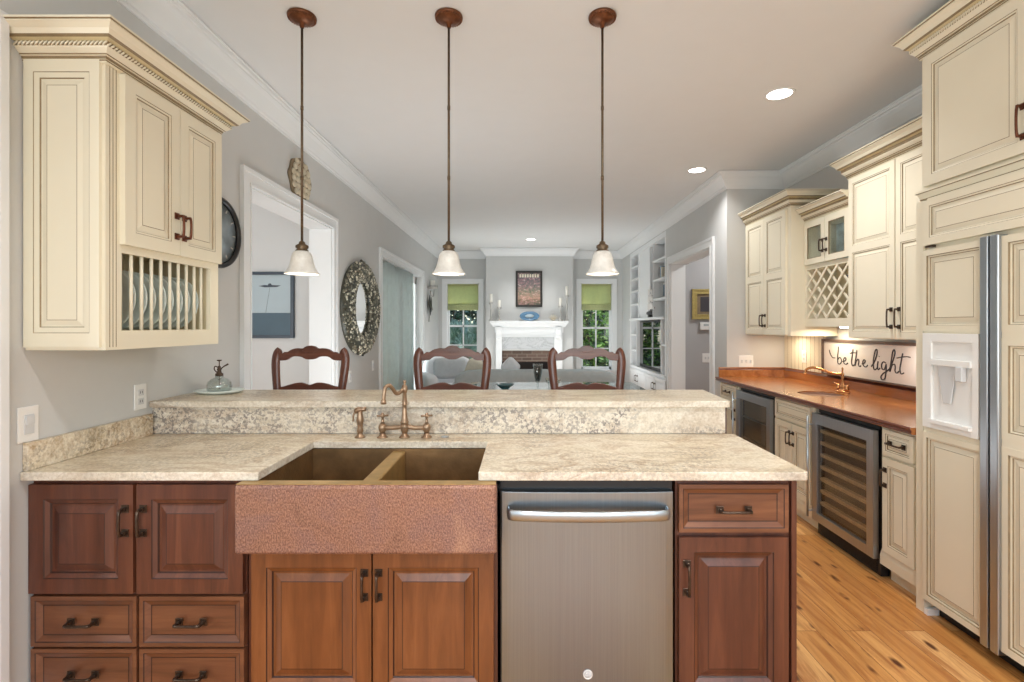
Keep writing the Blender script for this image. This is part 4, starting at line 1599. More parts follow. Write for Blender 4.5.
t = thing('bar_faucet', 'polished copper bar faucet with long spout in front of the be the light sign', 'faucet', (2.50, 3.90, .9055), RZ)
b = MB()
b.lathe([(.075, 0), (.075, .006), (.06, .012), (.03, .016), (.026, .03), (.03, .04), (.024, .052), (.014, .06), (.012, .08), (.013, .1), (.016, .118), (.014, .13), (.020, .14), (.010, .15), (.008, .17), (.012, .18), (.006, .19), (0, .195)], 20, sx=1, sy=.5)
b.build('faucet_body', M['copper_bright'], t)
b = MB()
b.tube(smooth_path([(0, 0, .14), (-.05, -.05, .142), (-.09, -.1, .165), (-.13, -.15, .18), (-.16, -.185, .165), (-.168, -.195, .135)], 5), .010, 12)
b.lathe([(.012, .12), (.016, .125), (.012, .14)], 12, (-.168, -.195, 0))
b.build('spout', M['copper_bright'], t)
for s in (-1, 1):
    b = MB()
    b.lathe([(.013, .012), (.016, .03), (.010, .045), (.014, .056), (0, .062)], 12, (s * .052, 0, 0))
    b.tube([(s * .052, 0, .054), (s * .095, -.012, .062)], [.006, .005], 8)
    b.build('handle', M['copper_bright'], t)

# cream boarded panel behind the counter's far half
t = thing('panelled_backsplash', 'cream vertical-board panel on the right wall between wooden counter and wall cabinets', 'wall panel', (XR, 5.085, 1.001), RZ)
b = MB()
b.box(0, .68, -.012, -.001, 0, .42)
b.build('board_panel', M['cream'], t)
b = MB()
for k in range(1, 11):
    b.box(k * .066 - .0015, k * .066 + .0015, -.0128, -.012, 0.0, .42)
b.build('board_grooves', M['glaze'], t)
plate_x('outlet_plate', 'cream-side outlet plate on the boarded panel above the wooden counter', 'outlet', 4.72, 1.13, .072, .115, 'outlet', XR - .013, -1)
plate_y('switch_plate', 'white triple switch plate on the facing wall at the far end of the wooden counter', 'light switch', 2.28, YF, 1.06, .145, .115, 3)

# sign
SX0 = 4.40
t = thing('wall_sign', 'framed off-white sign reading be the light behind the bar faucet', 'sign', (XR - .03, SX0, 1.002), RZ)
SL, SH = 1.62, .305
b = MB()
b.box(0, .022, -.016, .012, 0, SH).box(SL - .022, SL, -.016, .012, 0, SH).box(.022, SL - .022, -.016, .012, SH - .022, SH).box(.022, SL - .022, -.016, .012, 0, .012)
b.build('sign_frame', M['signframe'], t)
MB().box(.022, SL - .022, -.006, .008, .012, SH - .022).build('sign_board', M['paper'], t)
# brush script, stroke by stroke (x along the sign, z up)
L = []
def st(pts, dx=0, k=1.0):
    k = {.28: 1.3, .405: 1.25, .60: 1.2}[dx]
    dx = {.28: .21, .405: .385, .60: .615}[dx]
    L.append([(dx + x * k, z * 1.02 - .012) for x, z in pts])
# b e
st([(-.085, .22), (-.075, .19), (-.05, .16), (-.02, .158)], .28)
st([(.012, .255), (.006, .2), (.002, .15), (.006, .118), (.024, .112), (.04, .13), (.038, .155), (.022, .165), (.006, .148)], .28)
st([(.05, .135), (.075, .142), (.085, .160), (.074, .168), (.062, .15), (.066, .125), (.085, .115), (.105, .128)], .28)
# t h e
st([(.018, .24), (.010, .19), (.004, .14), (.014, .11), (.03, .12)], .405)
st([(-.012, .205), (.02, .213), (.05, .212)], .405)
st([(.055, .235), (.046, .18), (.036, .112), (.05, .15), (.068, .165), (.074, .15), (.070, .122), (.082, .11), (.095, .12)], .405)
st([(.1, .132), (.125, .142), (.132, .160), (.120, .166), (.110, .148), (.116, .122), (.135, .113), (.155, .128)], .405)
# l i g h t
st([(.0, .12), (.03, .16), (.052, .22), (.05, .25), (.036, .24), (.022, .18), (.020, .12), (.034, .10), (.055, .118)], .60)
st([(.062, .165), (.056, .13), (.062, .105), (.08, .118)], .60)
st([(.072, .198), (.0725, .2), (.074, .201)], .60)
st([(.128, .158), (.108, .165), (.092, .145), (.096, .115), (.116, .112), (.130, .15), (.128, .09), (.118, .045), (.096, .036), (.086, .055), (.104, .08), (.135, .1), (.152, .115)], .60)
st([(.155, .115), (.178, .16), (.200, .225), (.198, .255), (.185, .245), (.174, .19), (.160, .1), (.178, .145), (.198, .155), (.204, .135), (.202, .11), (.216, .096), (.232, .11)], .60)
st([(.262, .235), (.250, .18), (.240, .125), (.250, .095), (.272, .104)], .60)
st([(.215, .2), (.25, .208), (.29, .215), (.32, .212)], .60)
b = MB()
for s in L:
    pts = smooth_path([(x, -.0075, z) for x, z in s], 4)
    n_ = len(pts)
    rr = []
    for i, p in enumerate(pts):
        q = pts[min(i + 1, n_ - 1)] - pts[max(i - 1, 0)]
        down = abs(q.z) / (q.length + 1e-6)
        rr.append(.0034 + .0036 * down)
    b.tube(pts, rr, 6, ry=.0014, up=(0, 1, 0))
b.build('lettering', M['ink'], t)

# ================================================================= RIGHT WALL: UPPER CABINETS
# far tall pair
t = rbox('wall_cabinet', 'cream two-door wall cabinet at the far end beside the facing wall', 'cabinet', 2.28, 5.085, 1.335, 'cream wall cabinets along the right wall')
w_ = .845
z0 = 1.335
b = MB()
b.box(0, w_, 0, .396, 0, 1.1)
b.build('cabinet_body', M['cream'], t)
for a, c_, hx in ((.03, .408, .384), (.412, .79, .436)):
    door(t, a, c_, .008, 1.09, secs=[(.008, .535), (.535, 1.09)], handle=(hx, .135, True), frame=.048)
cab_crown(t, [(0, 0), (w_, 0), (w_, .396)], 1.1, .125, .09, rope=False)

# middle cabinet with glass doors and wine lattice
t = rbox('wine_rack_cabinet', 'cream cabinet with two small glass doors over a diagonal wine lattice', 'cabinet', 2.40, 4.238, 1.415, None)
w_ = .612
dz = 1.415
b = MB()
b.box(0, .022, 0, .276, 0, .885).box(w_ - .022, w_, 0, .276, 0, .885)
b.box(.022, w_ - .022, 0, .276, .86, .885).box(.022, w_ - .022, 0, .276, .475, .51)
b.box(.022, w_ - .022, .26, .276, 0.0, .86)
b.box(.022, w_ - .022, 0, .26, .045, .065)
b.box(.022, w_ - .022, 0, .02, 0, .045)
b.build('cabinet_body', M['cream'], t)
MB().box(.022, w_ - .022, .250, .259, .512, .858).build('back_panel', M['leadedglass'], t)
MB().box(.022, w_ - .022, .250, .259, .066, .474).build('back_panel', M['cream_in'], t)
for a, c_, hx in ((.02, .300, .278), (.306, .592, .328)):
    m_ = MB()
    fr = .046
    m_.box(a, a + fr, -.02, 0, .515, .865).box(c_ - fr, c_, -.02, 0, .515, .865).box(a + fr, c_ - fr, -.02, 0, .515, .515 + fr).box(a + fr, c_ - fr, -.02, 0, .865 - fr, .865)
    for (p, q, r_, s_) in ((a + fr, a + fr + .004, .515 + fr, .865 - fr), (c_ - fr - .004, c_ - fr, .515 + fr, .865 - fr)):
        m_.box(p, q, -.0205, -.012, r_, s_, 1)
    m_.box(a + fr, c_ - fr, -.0205, -.012, .515 + fr, .519 + fr, 1).box(a + fr, c_ - fr, -.0205, -.012, .861 - fr, .865 - fr, 1)
    dd = m_.build('glass_door', [M['cream'], M['glaze']], t)
    MB().box(a + fr, c_ - fr, -.010, -.006, .515 + fr, .865 - fr).build('pane', M['glass'], dd)
    pull(dd, hx, .645, True, .085)
m_ = MB()
lx0, lx1, lz0, lz1 = .022, w_ - .022, .065, .475
step = .132
for sgn in (1, -1):
    k = -8
    while k < 14:
        c0 = k * step
        # line z = lz0 + sgn*(x - lx0) + c0 (or mirrored) clipped to the opening
        pts = []
        xa, xb = lx0, lx1
        f = lambda x: (lz0 + (x - lx0) + c0) if sgn == 1 else (lz0 - (x - lx0) + c0)
        lo, hi = None, None
        n_ = 200
        for i in range(n_ + 1):
            x = xa + (xb - xa) * i / n_
            if lz0 <= f(x) <= lz1:
                lo = x if lo is None else lo
                hi = x
        if lo is not None and hi - lo > .02:
            y = .004 if sgn == 1 else .014
            m_.tube([(lo, y, f(lo)), (hi, y, f(hi))], .0085, 4, ry=.004, up=(0, 1, 0), smooth=False, square=True)
        k += 1
m_.build('wine_lattice', M['cream'], t)
cab_crown(t, [(0, 0), (w_, 0)], .885, .11, .088, rope=False)
t = thing('wine_bottle', 'dark wine bottle lying in the diagonal lattice', 'bottle', (2.48, 3.735, 1.79), RZ)
MB().lathe([(0, -.06), (.013, -.058), (.014, 0), (.016, .03), (.034, .06), (.037, .08), (.037, .165), (0, .168)], 16, (0, 0, 0), 0, 'y').build('bottle_glass', M['black'], t)
t = thing('under_cabinet_light', 'small lit warm light under the wine lattice cabinet', 'light', (2.54, 3.93, 1.415))
MB().lathe([(0, 0), (.035, 0), (.035, -.010), (.028, -.012), (0, -.012)], 20).build('puck', M['lamp_on'], t)
light('under_cabinet_glow', 'AREA', (2.52, 4.1, 1.395), (0, 0, 0), 2.5, .12, color=(1, .82, .56))
light('under_cabinet_glow', 'AREA', (2.5, 4.75, 1.325), (0, 0, 0), 2.2, .12, color=(1, .84, .6))
light('under_cabinet_glow', 'AREA', (2.52, 3.2, 1.325), (0, 0, 0), 2.0, .12, color=(1, .9, .78))

# near tall pair, reaching to the refrigerator
t = rbox('wall_cabinet', 'tall cream wall cabinet between the wine lattice and the refrigerator', 'cabinet', 2.37, 3.622, 1.335, 'cream wall cabinets along the right wall')
w_ = 1.09
b = MB()
b.box(0, w_, 0, .306, 0, 1.145)
b.build('cabinet_body', M['cream'], t)
for a, c_, hx in ((.022, .468, .440), (.476, .93, .506)):
    door(t, a, c_, .006, 1.138, secs=[(.006, .63), (.63, 1.138)], handle=(hx, .135, True), frame=.04, hl=.11)
cab_crown(t, [(0, .306), (0, 0), (w_, 0)], 1.145, .14, .09, rope=False)

# ================================================================= REFRIGERATOR
t = rbox('refrigerator', 'built-in side-by-side refrigerator faced with cream panels and steel edge strips', 'refrigerator', 2.0, 2.473, 0)
w_ = .93
b = MB()
b.box(0, w_, 0.004, .675, .1, 2.05)
b.build('cabinet_body', M['cream'], t)
b = MB()
b.box(.02, w_, .05, .6, .0, .1)
b.build('toe_kick', M['black'], t)
b = MB()
b.box(.0, .022, -.012, .045, 0, .03)
b.build('levelling_foot', M['white'], t)
# freezer door
fd = MB()
y_ = .026
for a, c_ in ((.08, .905), (1.395, 1.79)):
    fd.section(.012, .328, a, c_ if a < 1 else c_, (.02, .014, .028, .028), y_, CREAM_P)
fd.rim(.012, .328, .08, .905, y_)
fd.rim(.012, .328, 1.395, 1.79, y_)
fd.box(.012, .328, -.02, 0, .905, 1.395)
fr = fd.build('freezer_door', [M['cream'], M['glaze']], t)
# dispenser
b = MB()
a0, a1, z0, z1 = .018, .318, .93, 1.385
b.box(a0, a0 + .05, -.034, -.02, z0, z1).box(a1 - .03, a1, -.034, -.02, z0, z1)
b.box(a0 + .05, a1 - .03, -.034, -.02, z0, z0 + .04).box(a0 + .05, a1 - .03, -.034, -.02, z1 - .04, z1)
b.box(a0 + .05, a1 - .03, -.026, -.0205, 1.25, z1 - .04)
b.box(a0 + .05, a1 - .03, -.022, -.0202, z0 + .04, 1.25)
b.box(a0 + .05, a1 - .03, -.05, -.022, z0 + .028, z0 + .045)
b.box(a0 + .05, a1 - .03, -.044, -.024, 1.235, 1.262)
b.build('dispenser_frame', M['white'], fr, bevel=.003)
b = MB()
b.prism([(a0 + .085, 1.235), (a0 + .19, 1.235), (a0 + .175, 1.15), (a0 + .16, 1.06), (a0 + .12, 1.06), (a0 + .1, 1.15)], -.034, -.028, 'xz')
b.box(a0 + .2, a0 + .235, -.05, -.026, 1.17, 1.235)
b.build('dispenser_lever', M['plastic_grey'], fr, bevel=.004)
MB().box(.33, .366, -.04, .004, .06, 1.80).build('edge_strip', M['steel'], fr, bevel=.004)
# fresh food door
rd = MB()
for a, c_ in ((.08, .925), (.955, 1.37), (1.395, 1.79)):
    rd.section(.414, .925, a, c_, (.028, .028, .03, .03), y_, CREAM_P)
    rd.rim(.414, .925, a, c_, y_)
rd.box(.414, .925, -.0245, 0, .925, .955).box(.414, .925, -.0245, 0, 1.37, 1.395)
rr = rd.build('refrigerator_door', [M['cream'], M['glaze']], t)
MB().box(.376, .4135, -.04, .004, .06, 1.80).build('edge_strip', M['steel'], rr, bevel=.004)
MB().box(.3665, .3755, -.01, .004, .06, 1.80).build('door_gap', M['black'], t)
# grille panel above the doors
g = MB()
g.section(0.0, w_, 1.815, 2.035, (.04, .04, .035, .03), .02, CREAM_P)
g.rim(0.0, w_, 1.815, 2.035, .02)
g.build('top_panel', [M['cream'], M['glaze']], t)
MB().box(.02, .06, -.022, -.002, 1.803, 1.811).build('top_hinge', M['bronze'], t)

t = rbox('wall_cabinet', 'cream wall cabinet over the refrigerator reaching almost to the ceiling', 'cabinet', 2.02, 2.524, 2.052, None)
w_ = .97
b = MB()
b.box(0, w_, 0, .655, 0, .708)
b.sweep([(0, .2), (0, 0), (w_, 0)], [(0, 0), (.006, .0), (.007, .006), (.015, .034), (.022, .036), (.022, .046), (.012, .048), (0, .05)], z=-.002, mats=[0, 1, 0, 1, 0, 1, 0, 0])
b.build('cabinet_body', [M['cream'], M['glaze']], t)
for a, c_, hx in ((.03, .555, .531), (.561, .95, .587)):
    door(t, a, c_, .06, .70, handle=(hx, .185, True), frame=.05, hl=.12, pm=M['pull_red'])
cab_crown(t, [(0, .655), (0, 0), (w_, 0)], .708, .13, .088)
# filler panel between base run and refrigerator
o = MB().box(1.99, 2.675, 2.478, 2.525, .0, 2.04).build('end_panel', M['cream'])
tag(o, 'cream upright end panel on the far side of the refrigerator', 'panel')

# ================================================================= LIVING ROOM
# fireplace surround
t = thing('fireplace_mantel', 'white painted mantel with marble surround on the chimney breast', 'mantel', (.10, 10.0, 0))
b = MB()
b.box(-.62, -.50, -.08, 0, 0, 1.29).box(.50 + .04, .66 + .04, -.08, 0, 0, 1.29)
b.box(-.64, -.48, -.1, 0, 0, .16).box(.52, .72, -.1, 0, 0, .16)
b.box(-.64, .72, -.10, 0, 1.29, 1.40)
b.box(-.5, .54, -.05, 0, 1.20, 1.29)
b.build('pilasters', M['trim'], t)
b = MB()
b.sweep([(-.66, 0), (-.66, -.1), (.74, -.1), (.74, 0)], [(0, 0), (.02, .01), (.03, .03), (.06, .07), (.075, .08), (.075, .12), (0, .12)], z=1.40)
b.box(-.66, .74, -.1, 0, 1.40, 1.52)
b.build('mantel_shelf', M['trim'], t)
for xx in (-.56, .62):
    b = MB()
    b.prism([(-.08, 1.4), (-.16, 1.4), (-.165, 1.34), (-.14, 1.28), (-.115, 1.24), (-.11, 1.18), (-.08, 1.14)], xx - .05, xx + .05, 'yz')
    b.build('corbel', M['trim'], t)
MB().box(-.5, .54, -.03, -.001, .96, 1.20).box(-.5, -.545 + .001, -.03, -.001, 0, .96).build('marble_facing', M['marble'], t)
t = bpy.data.objects.new('wall_firebox', None)
t.location = (.10, 10.02, 0)
C.objects.link(t)
struct(t)
b = MB()
b.box(-.54, .54, 0, .02, .70, .93, 0)
b.box(-.54, -.52, .02, .34, .0, .93, 0).box(.52, .54, .02, .34, 0, .93, 0)
b.box(-.54, .54, .34, .36, 0, .93, 1)
b.build('brickwork', [M['brick'], M['darkgap']], t)

t = thing('framed_poster', 'black framed colourful poster hanging above the mantel', 'picture', (.14, 10.0, 1.80))
W_, H_ = .53, .72
b = MB()
q = .04
b.box(-W_ / 2, W_ / 2, -.03, 0, 0, q).box(-W_ / 2, W_ / 2, -.03, 0, H_ - q, H_).box(-W_ / 2, -W_ / 2 + q, -.03, 0, q, H_ - q).box(W_ / 2 - q, W_ / 2, -.03, 0, q, H_ - q)
b.build('picture_frame', M['blackframe'], t)
MB().box(-W_ / 2 + q, W_ / 2 - q, -.014, -.004, q, H_ - q).build('print', M['poster'], t)
b = MB()
for k in range(8):
    b.box(-.19 + .05 * k, -.155 + .05 * k, -.016, -.0145, H_ - .13, H_ - .065)
b.build('title_band', M['pillow_c'], t)

t = thing('blue_platter', 'oval blue platter leaning on the mantel below the poster', 'plate', (.15, 9.93, 1.522))
MB().lathe([(0, 0), (.12, 0), (.19, -.02), (.195, -.024), (.195, -.018), (.12, .008), (0, .008)], 32, (0, 0, .095), 0, 'y', sy=.48).build('platter_body', M['plate_blue'], t)
MB().lathe([(0, -.002), (.09, -.002), (.09, -.005), (0, -.005)], 24, (0, -.002, .095), 0, 'y', sy=.42).build('platter_centre', M['pictsky'], t)


def candlestick(x, h, ch, label, y=9.88):
    t_ = thing('candlestick', label, 'candlestick', (x, y, 1.522), 0, 'whitewashed candlesticks on the mantel')
    MB().lathe([(.05, 0), (.05, .012), (.03, .03), (.014, .05), (.02, .09), (.012, .12), (.022, h * .55), (.012, h * .7), (.016, h - .05), (.045, h - .02), (.048, h), (0, h)], 16).build('stick', M['pewter'], t_)
    MB().lathe([(.028, h), (.03, h + .01), (.03, h + ch), (.01, h + ch + .004), (0, h + ch + .004)], 16).build('candle', M['candle'], t_)


candlestick(-.61, .36, .17, 'tall whitewashed candlestick with ivory candle at the left end of the mantel')
candlestick(-.45, .27, .14, 'short whitewashed candlestick with ivory candle, left side of the mantel')
candlestick(.76, .29, .16, 'short whitewashed candlestick with ivory candle, right side of the mantel')
candlestick(.885, .50, .18, 'tallest whitewashed candlestick with ivory candle at the right end of the mantel')
t = thing('coral_ornament', 'small branching pale coral ornament beside the right candlesticks', 'ornament', (.62, 9.88, 1.522))
b = MB()
b.blob((0, 0, .02), (.04, .03, .02), 0, 8, 6)
for a in range(7):
    an = -1.1 + a * .37
    b.tube([(0, 0, .02), (math.sin(an) * .05, 0, .02 + math.cos(an) * .05), (math.sin(an * 1.2) * .1, (a % 3 - 1) * .02, .02 + abs(math.cos(an)) * .11)], [.012, .009, .005], 6)
b.build('coral', M['carved'], t)

# sconce on the left wall past the curtain
t = thing('wall_sconce', 'candle sconce with dark metal leaves on the left wall beyond the curtain', 'sconce', (XL, 9.25, 1.55))
b = MB()
b.tube(smooth_path([(.02, 0, -.05), (.03, .03, .15), (.04, -.02, .3), (.05, 0, .52)], 5), .012, 8)
b.tube(smooth_path([(.04, 0, .45), (.08, .1, .42), (.08, .18, .5), (.08, .2, .56)], 4), .01, 8)
b.tube(smooth_path([(.04, 0, .2), (.1, -.08, .16), (.1, -.14, .22)], 4), .01, 8)
b.build('sconce_arm', M['pewter'], t)
b = MB()
for (yy, zz, an) in ((-.09, .30, .35), (.06, .27, .25), (-.02, .2, -.4)):
    b.blob((.05, yy, zz), (.012, .05, .14), 0, 10, 8, .1, 2)
b.build('metal_leaves', M['black'], t)
b = MB()
for (yy, zz) in ((0, .56), (.2, .58)):
    b.lathe([(.02, 0), (.07, .0), (.085, .05), (.078, .05), (.06, .01), (.02, .01)], 16, (.07, yy, zz))
    b.lathe([(.03, .01), (.03, .15), (0, .155)], 12, (.07, yy, zz), 1)
b.build('glass_cups', [M['pewter'], M['candle']], t)


# seating
def armchair(label, x, y, rz):
    t_ = thing('armchair', label, 'armchair', (x, y, 0), rz)
    MB().cushion(-.42, .42, -.42, .4, .14, .46, 0, 6).build('seat', M['sofa_w'], t_)
    MB().cushion(-.42, .42, .22, .48, .14, .9, 0, 5).build('backrest', M['sofa_w'], t_)
    for s in (-1, 1):
        MB().cushion(s * .45 - .12, s * .45 + .12, -.45, .46, .14, .66, 0, 4).build('arm', M['sofa_w'], t_)
    for sx in (-.38, .38):
        for sy in (-.36, .4):
            MB().tube([(sx, sy, .16), (sx, sy, 0)], [.03, .02], 8).build('leg', M['stool_v'], t_)
    return t_


armchair('white upholstered armchair with a grey pillow by the left window', -1.13, 8.25, math.radians(25))
o = MB().cushion(-.28, .28, -.09, .09, -.17, .17, 0, 4.5).build('pillow', M['pillow_g'])
o.location = (-1.16, 8.12, .735)
o.rotation_euler = (math.radians(-14), 0, math.radians(15))
tag(o, 'grey pillow propped on the white armchair by the left window', 'pillow')

# sofa seen from behind
t = thing('sofa', 'long pale grey upholstered sofa seen from behind in front of the fireplace', 'sofa', (.19, 7.25, 0), PI)
SW = 1.12
MB().cushion(-SW, SW, -.48, .44, .12, .44, 0, 8).build('seat_base', M['sofa'], t)
b = MB()
b.cushion(-SW, SW, .28, .5, .12, .825, 0, 7, 28, 14)
b.build('backrest', M['sofa'], t)
b = MB()
for i in range(8):
    for j in range(2):
        b.blob((-.9 + .257 * i + (.12 if j else 0), .498, .46 + .16 * j), .014, 0, 8, 5)
b.build('tufting_buttons', M['sofa'], t)
for s in (-1, 1):
    MB().cushion(s * (SW - .02) - .11, s * (SW - .02) + .11, -.46, .46, .12, .62, 0, 4).build('arm', M['sofa'], t)
for i in range(3):
    MB().cushion(-.98 + .655 * i, -.98 + .655 * i + .64, -.46, .28, .42, .56, 0, 6).build('seat_cushion', M['sofa'], t)
for sx in (-1.0, 1.0):
    for sy in (-.4, .4):
        MB().tube([(sx, sy, .14), (sx, sy, 0)], [.03, .02], 8).build('leg', M['stool_v'], t)


def pillow(x, y, z, s, rz, m_, label, tilt=45):
    o_ = MB().cushion(-s, s, -.07, .07, -s, s, 0, 5).build('pillow', m_)
    o_.location = (x, y, z)
    o_.rotation_euler = (math.radians(14), math.radians(tilt), rz)
    tag(o_, label, 'pillow')


pillow(-.17, 7.36, .82, .115, .1, M['sofa_w'], 'white pillow set cornerwise on the sofa, tip showing above its back')
pillow(-.66, 7.34, .74, .18, -.1, M['pillow_c'], 'cream pillow at the left end of the grey sofa', 20)

# glass dining table with bowl and hurricane
t = thing('dining_table', 'pale glass-topped dining table behind the bar stools', 'table', (.35, 5.25, 0))
b = MB()
b.box(-.95, .95, -.52, .7, .742, .755)
b.build('tabletop', M['tableglass'], t, bevel=.004)
MB().box(-.93, .93, -.5, .68, .70, .738).build('apron', M['sofa'], t)
for sx in (-.82, .82):
    for sy in (-.4, .58):
        MB().tube([(sx, sy, .70), (sx, sy, .4), (sx, sy, 0)], [.045, .03, .022], 12).build('leg', M['trim'], t)
o = MB().lathe([(0, .004), (.03, .004), (.045, .0), (.045, .006), (.03, .012), (.065, .04), (.098, .066), (.094, .066), (.06, .044), (0, .02)], 28, (-.175, 5.15, .756)).build('bowl', M['teal'])
tag(o, 'small dark teal footed bowl on the glass dining table', 'bowl')
t = thing('hurricane_vase', 'tall clear glass hurricane vase with dark filling on the dining table', 'vase', (.165, 5.2, .756))
MB().lathe([(0, 0), (.035, 0), (.035, .008), (.010, .016), (.010, .07), (.03, .09), (.048, .2), (.052, .27), (.049, .27), (.045, .2), (.026, .095), (0, .085)], 24).build('glass_body', M['bottleglass'], t)
MB().lathe([(0, .092), (.02, .1), (.036, .19), (.042, .245), (0, .25)], 16).build('dark_filling', M['black'], t)
for k, (x, y, lb) in enumerate(((.28, 5.22, 'small cut crystal glass right of the hurricane vase'), (.36, 5.1, 'second small cut crystal glass, nearer the right bar stool'))):
    o = MB().lathe([(0, 0), (.03, 0), (.03, .005), (.006, .015), (.006, .06), (.03, .08), (.036, .12), (.033, .12), (.027, .084), (0, .07)], 10, (x, y, .756), smooth=False).build('crystal_glass', M['bottleglass'])
    tag(o, lb, 'glass', 'crystal glasses on the dining table')

# built-in shelving
NY0, NY1 = NI[0], NI[1]
t = thing('built_in_bookcase', 'white built-in shelving unit with television niche in the right living room wall', 'bookcase', (XLR, NY1, 0), RZ)
LW = NY1 - NY0
b = MB()
# local x 0..LW from far to near; front at y=0 facing the room
DP = .33
b.box(0, .09, 0, DP, 0, 2.8).box(LW - .06, LW, 0, DP, 0, 2.8)
b.box(.09, LW - .06, 0, DP, 2.72, 2.8)
b.box(.09, LW - .06, 0, DP, 0, .66)
b.box(.09, LW - .06, DP - .02, DP, .66, 2.72)
b.box(0.06, LW - .03, -.03, DP, 1.52, 1.56)
b.box(0.06, LW - .03, -.02, DP, .66, .69)
b.box(.66, .69, 0, DP, 1.56, 2.72).box(1.66, 1.69, 0, DP, 1.56, 2.72)
b.box(.50, .53, 0, DP, .69, 1.52).box(2.12, 2.15, 0, DP, .69, 1.52)
b.build('case', M['trim'], t)
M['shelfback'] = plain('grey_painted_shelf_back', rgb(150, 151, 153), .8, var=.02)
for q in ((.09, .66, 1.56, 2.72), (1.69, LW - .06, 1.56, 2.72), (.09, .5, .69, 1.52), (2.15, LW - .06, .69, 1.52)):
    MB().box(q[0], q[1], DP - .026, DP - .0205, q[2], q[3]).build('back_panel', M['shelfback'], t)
# plain chimney-like centre panel between the shelf stacks
MB().box(.69, 1.42, .02, .06, 1.56, 2.72).build('centre_panel', M['trim'], t)
for x0_, x1_ in ((.09, .66), (1.69, LW - .06)):
    for zz in ((1.80, 2.05, 2.27, 2.5) if x0_ < 1 else (1.82, 2.12, 2.42)):
        MB().box(x0_, x1_, .005, DP - .02, zz, zz + .03).build('shelf', M['trim'], t)
for x0_, x1_ in ((.09, .50), (2.15, LW - .06)):
    for zz in ((.95, 1.24) if x0_ < 1 else (1.12,)):
        MB().box(x0_, x1_, .005, DP - .02, zz, zz + .03).build('shelf', M['trim'], t)
for k in range(4):
    a = .06 + k * .59
    door(t, a, a + .575, .12, .63, style='cream_s', frame=.05, y0=-.001, handle=(a + (.52 if k % 2 == 0 else .055), .48, True), mats=[M['trim'], M['plastic_grey']])

t = thing('television', 'large glossy black television in the built-in shelving reflecting the garden window', 'television', (XLR + .06, 8.33, .70), RZ)
MB().box(-.78, .78, 0.002, .05, .0, .80).build('tv_casing', M['black'], t, bevel=.004)
MB().box(-.765, .765, -.001, .002, .05, .785).build('screen', M['tv'], t)

# ship model
t = thing('ship_model', 'white-sailed model ship on the ledge of the built-in shelving', 'ship model', (XLR + .02, 8.2, 1.562), RZ)
b = MB()
b.lathe([(0, -.2), (.03, -.15), (.04, 0), (.035, .14), (.008, .2), (0, .21)], 12, (0, 0, .07), 0, 'x', sy=1.0)
b.box(-.06, .06, -.03, .03, 0, .035)
b.build('hull', M['black'], t)
b = MB()
for xx in (-.09, .02, .12):
    b.tube([(xx, 0, .08), (xx, 0, .52 - abs(xx) * .6)], .004, 6)
b.tube([(.18, 0, .09), (.28, 0, .16)], .004, 6)
b.build('masts', M['stool_v'], t)
b = MB()
for xx, hh in ((-.09, .4), (.02, .47), (.12, .38)):
    for j in range(3):
        z = .13 + j * hh / 3.4
        ww = .055 - .01 * j
        b.prism([(xx - ww, z), (xx + ww, z), (xx + ww * .8, z + hh / 4), (xx - ww * .8, z + hh / 4)], -.012, -.006, 'xz')
b.build('sails', M['paper'], t)


def deco(kind, x, yfar, z, label, s=.16, mat=None):
    if kind == 'frame':
        t_ = thing('photo_frame', label, 'photo frame', (XLR + .12, yfar, z), RZ)
        b_ = MB()
        b_.box(-s * .45, s * .45, -.008, .008, 0, s * 1.2)
        b_.build('frame_border', mat or M['pewter'], t_)
        MB().box(-s * .32, s * .32, -.0095, -.008, s * .16, s * 1.04).build('photograph', M['pictsea'], t_)
    elif kind == 'vase':
        o_ = MB().lathe([(0, 0), (s * .25, 0), (s * .42, s * .3), (s * .4, s * .6), (s * .18, s * .9), (s * .22, s), (s * .17, s), (s * .12, s * .9), (0, s * .6)], 18, (XLR + .14, yfar, z)).build('vase', mat or M['black'])
        tag(o_, label, 'vase')
    else:
        rnd_ = random.Random(int(yfar * 1000 + z * 100))
        names = ['first', 'second', 'third', 'fourth']
        x_ = yfar
        for k in range(4):
            w2 = rnd_.uniform(.03, .045)
            h2 = rnd_.uniform(.16, .21)
            t_ = thing('book', label % names[k], 'book', (XLR + .13, x_, z), RZ, 'books on the built-in shelves')
            MB().box(0, w2 - .003, -.07, .07, 0, h2).build('cover', [M['signframe'], M['sofa'], M['plate_blue'], M['pillow_c']][k], t_)
            MB().box(.003, w2 - .006, -.065, .0705, .004, h2 + .0005).build('pages', M['paper'], t_)
            x_ -= w2 + .002


deco('frame', 0, 9.38, 1.832, 'small framed photograph on the lowest shelf of the far shelf stack', .14, M['signframe'])
deco('vase', 0, 9.33, 2.082, 'dark vase on the far shelf stack beneath the second shelf from the top', .15, M['shell_o'])
deco('frame', 0, 9.28, 2.302, 'silver framed photograph second from the top in the far shelf stack', .15)
deco('frame', 0, 9.33, 2.532, 'framed photograph on the top shelf of the far shelf stack', .14)
deco('frame', 0, 7.73, 1.852, 'large pewter framed photograph above the ledge in the near shelf stack', .2)
deco('frame', 0, 7.40, 1.852, 'small pewter framed photograph nearest the hall opening in the near shelf stack', .15)
deco('books', 0, 7.83, 2.152, 'book on the upper shelf of the near shelf stack, %s from the far end')
deco('vase', 0, 7.50, 2.152, 'black round vase beside the books in the near shelf stack', .2, M['black'])
deco('vase', 0, 7.53, 1.562, 'small dark vase on the ledge right of the model ship', .13, M['black'])

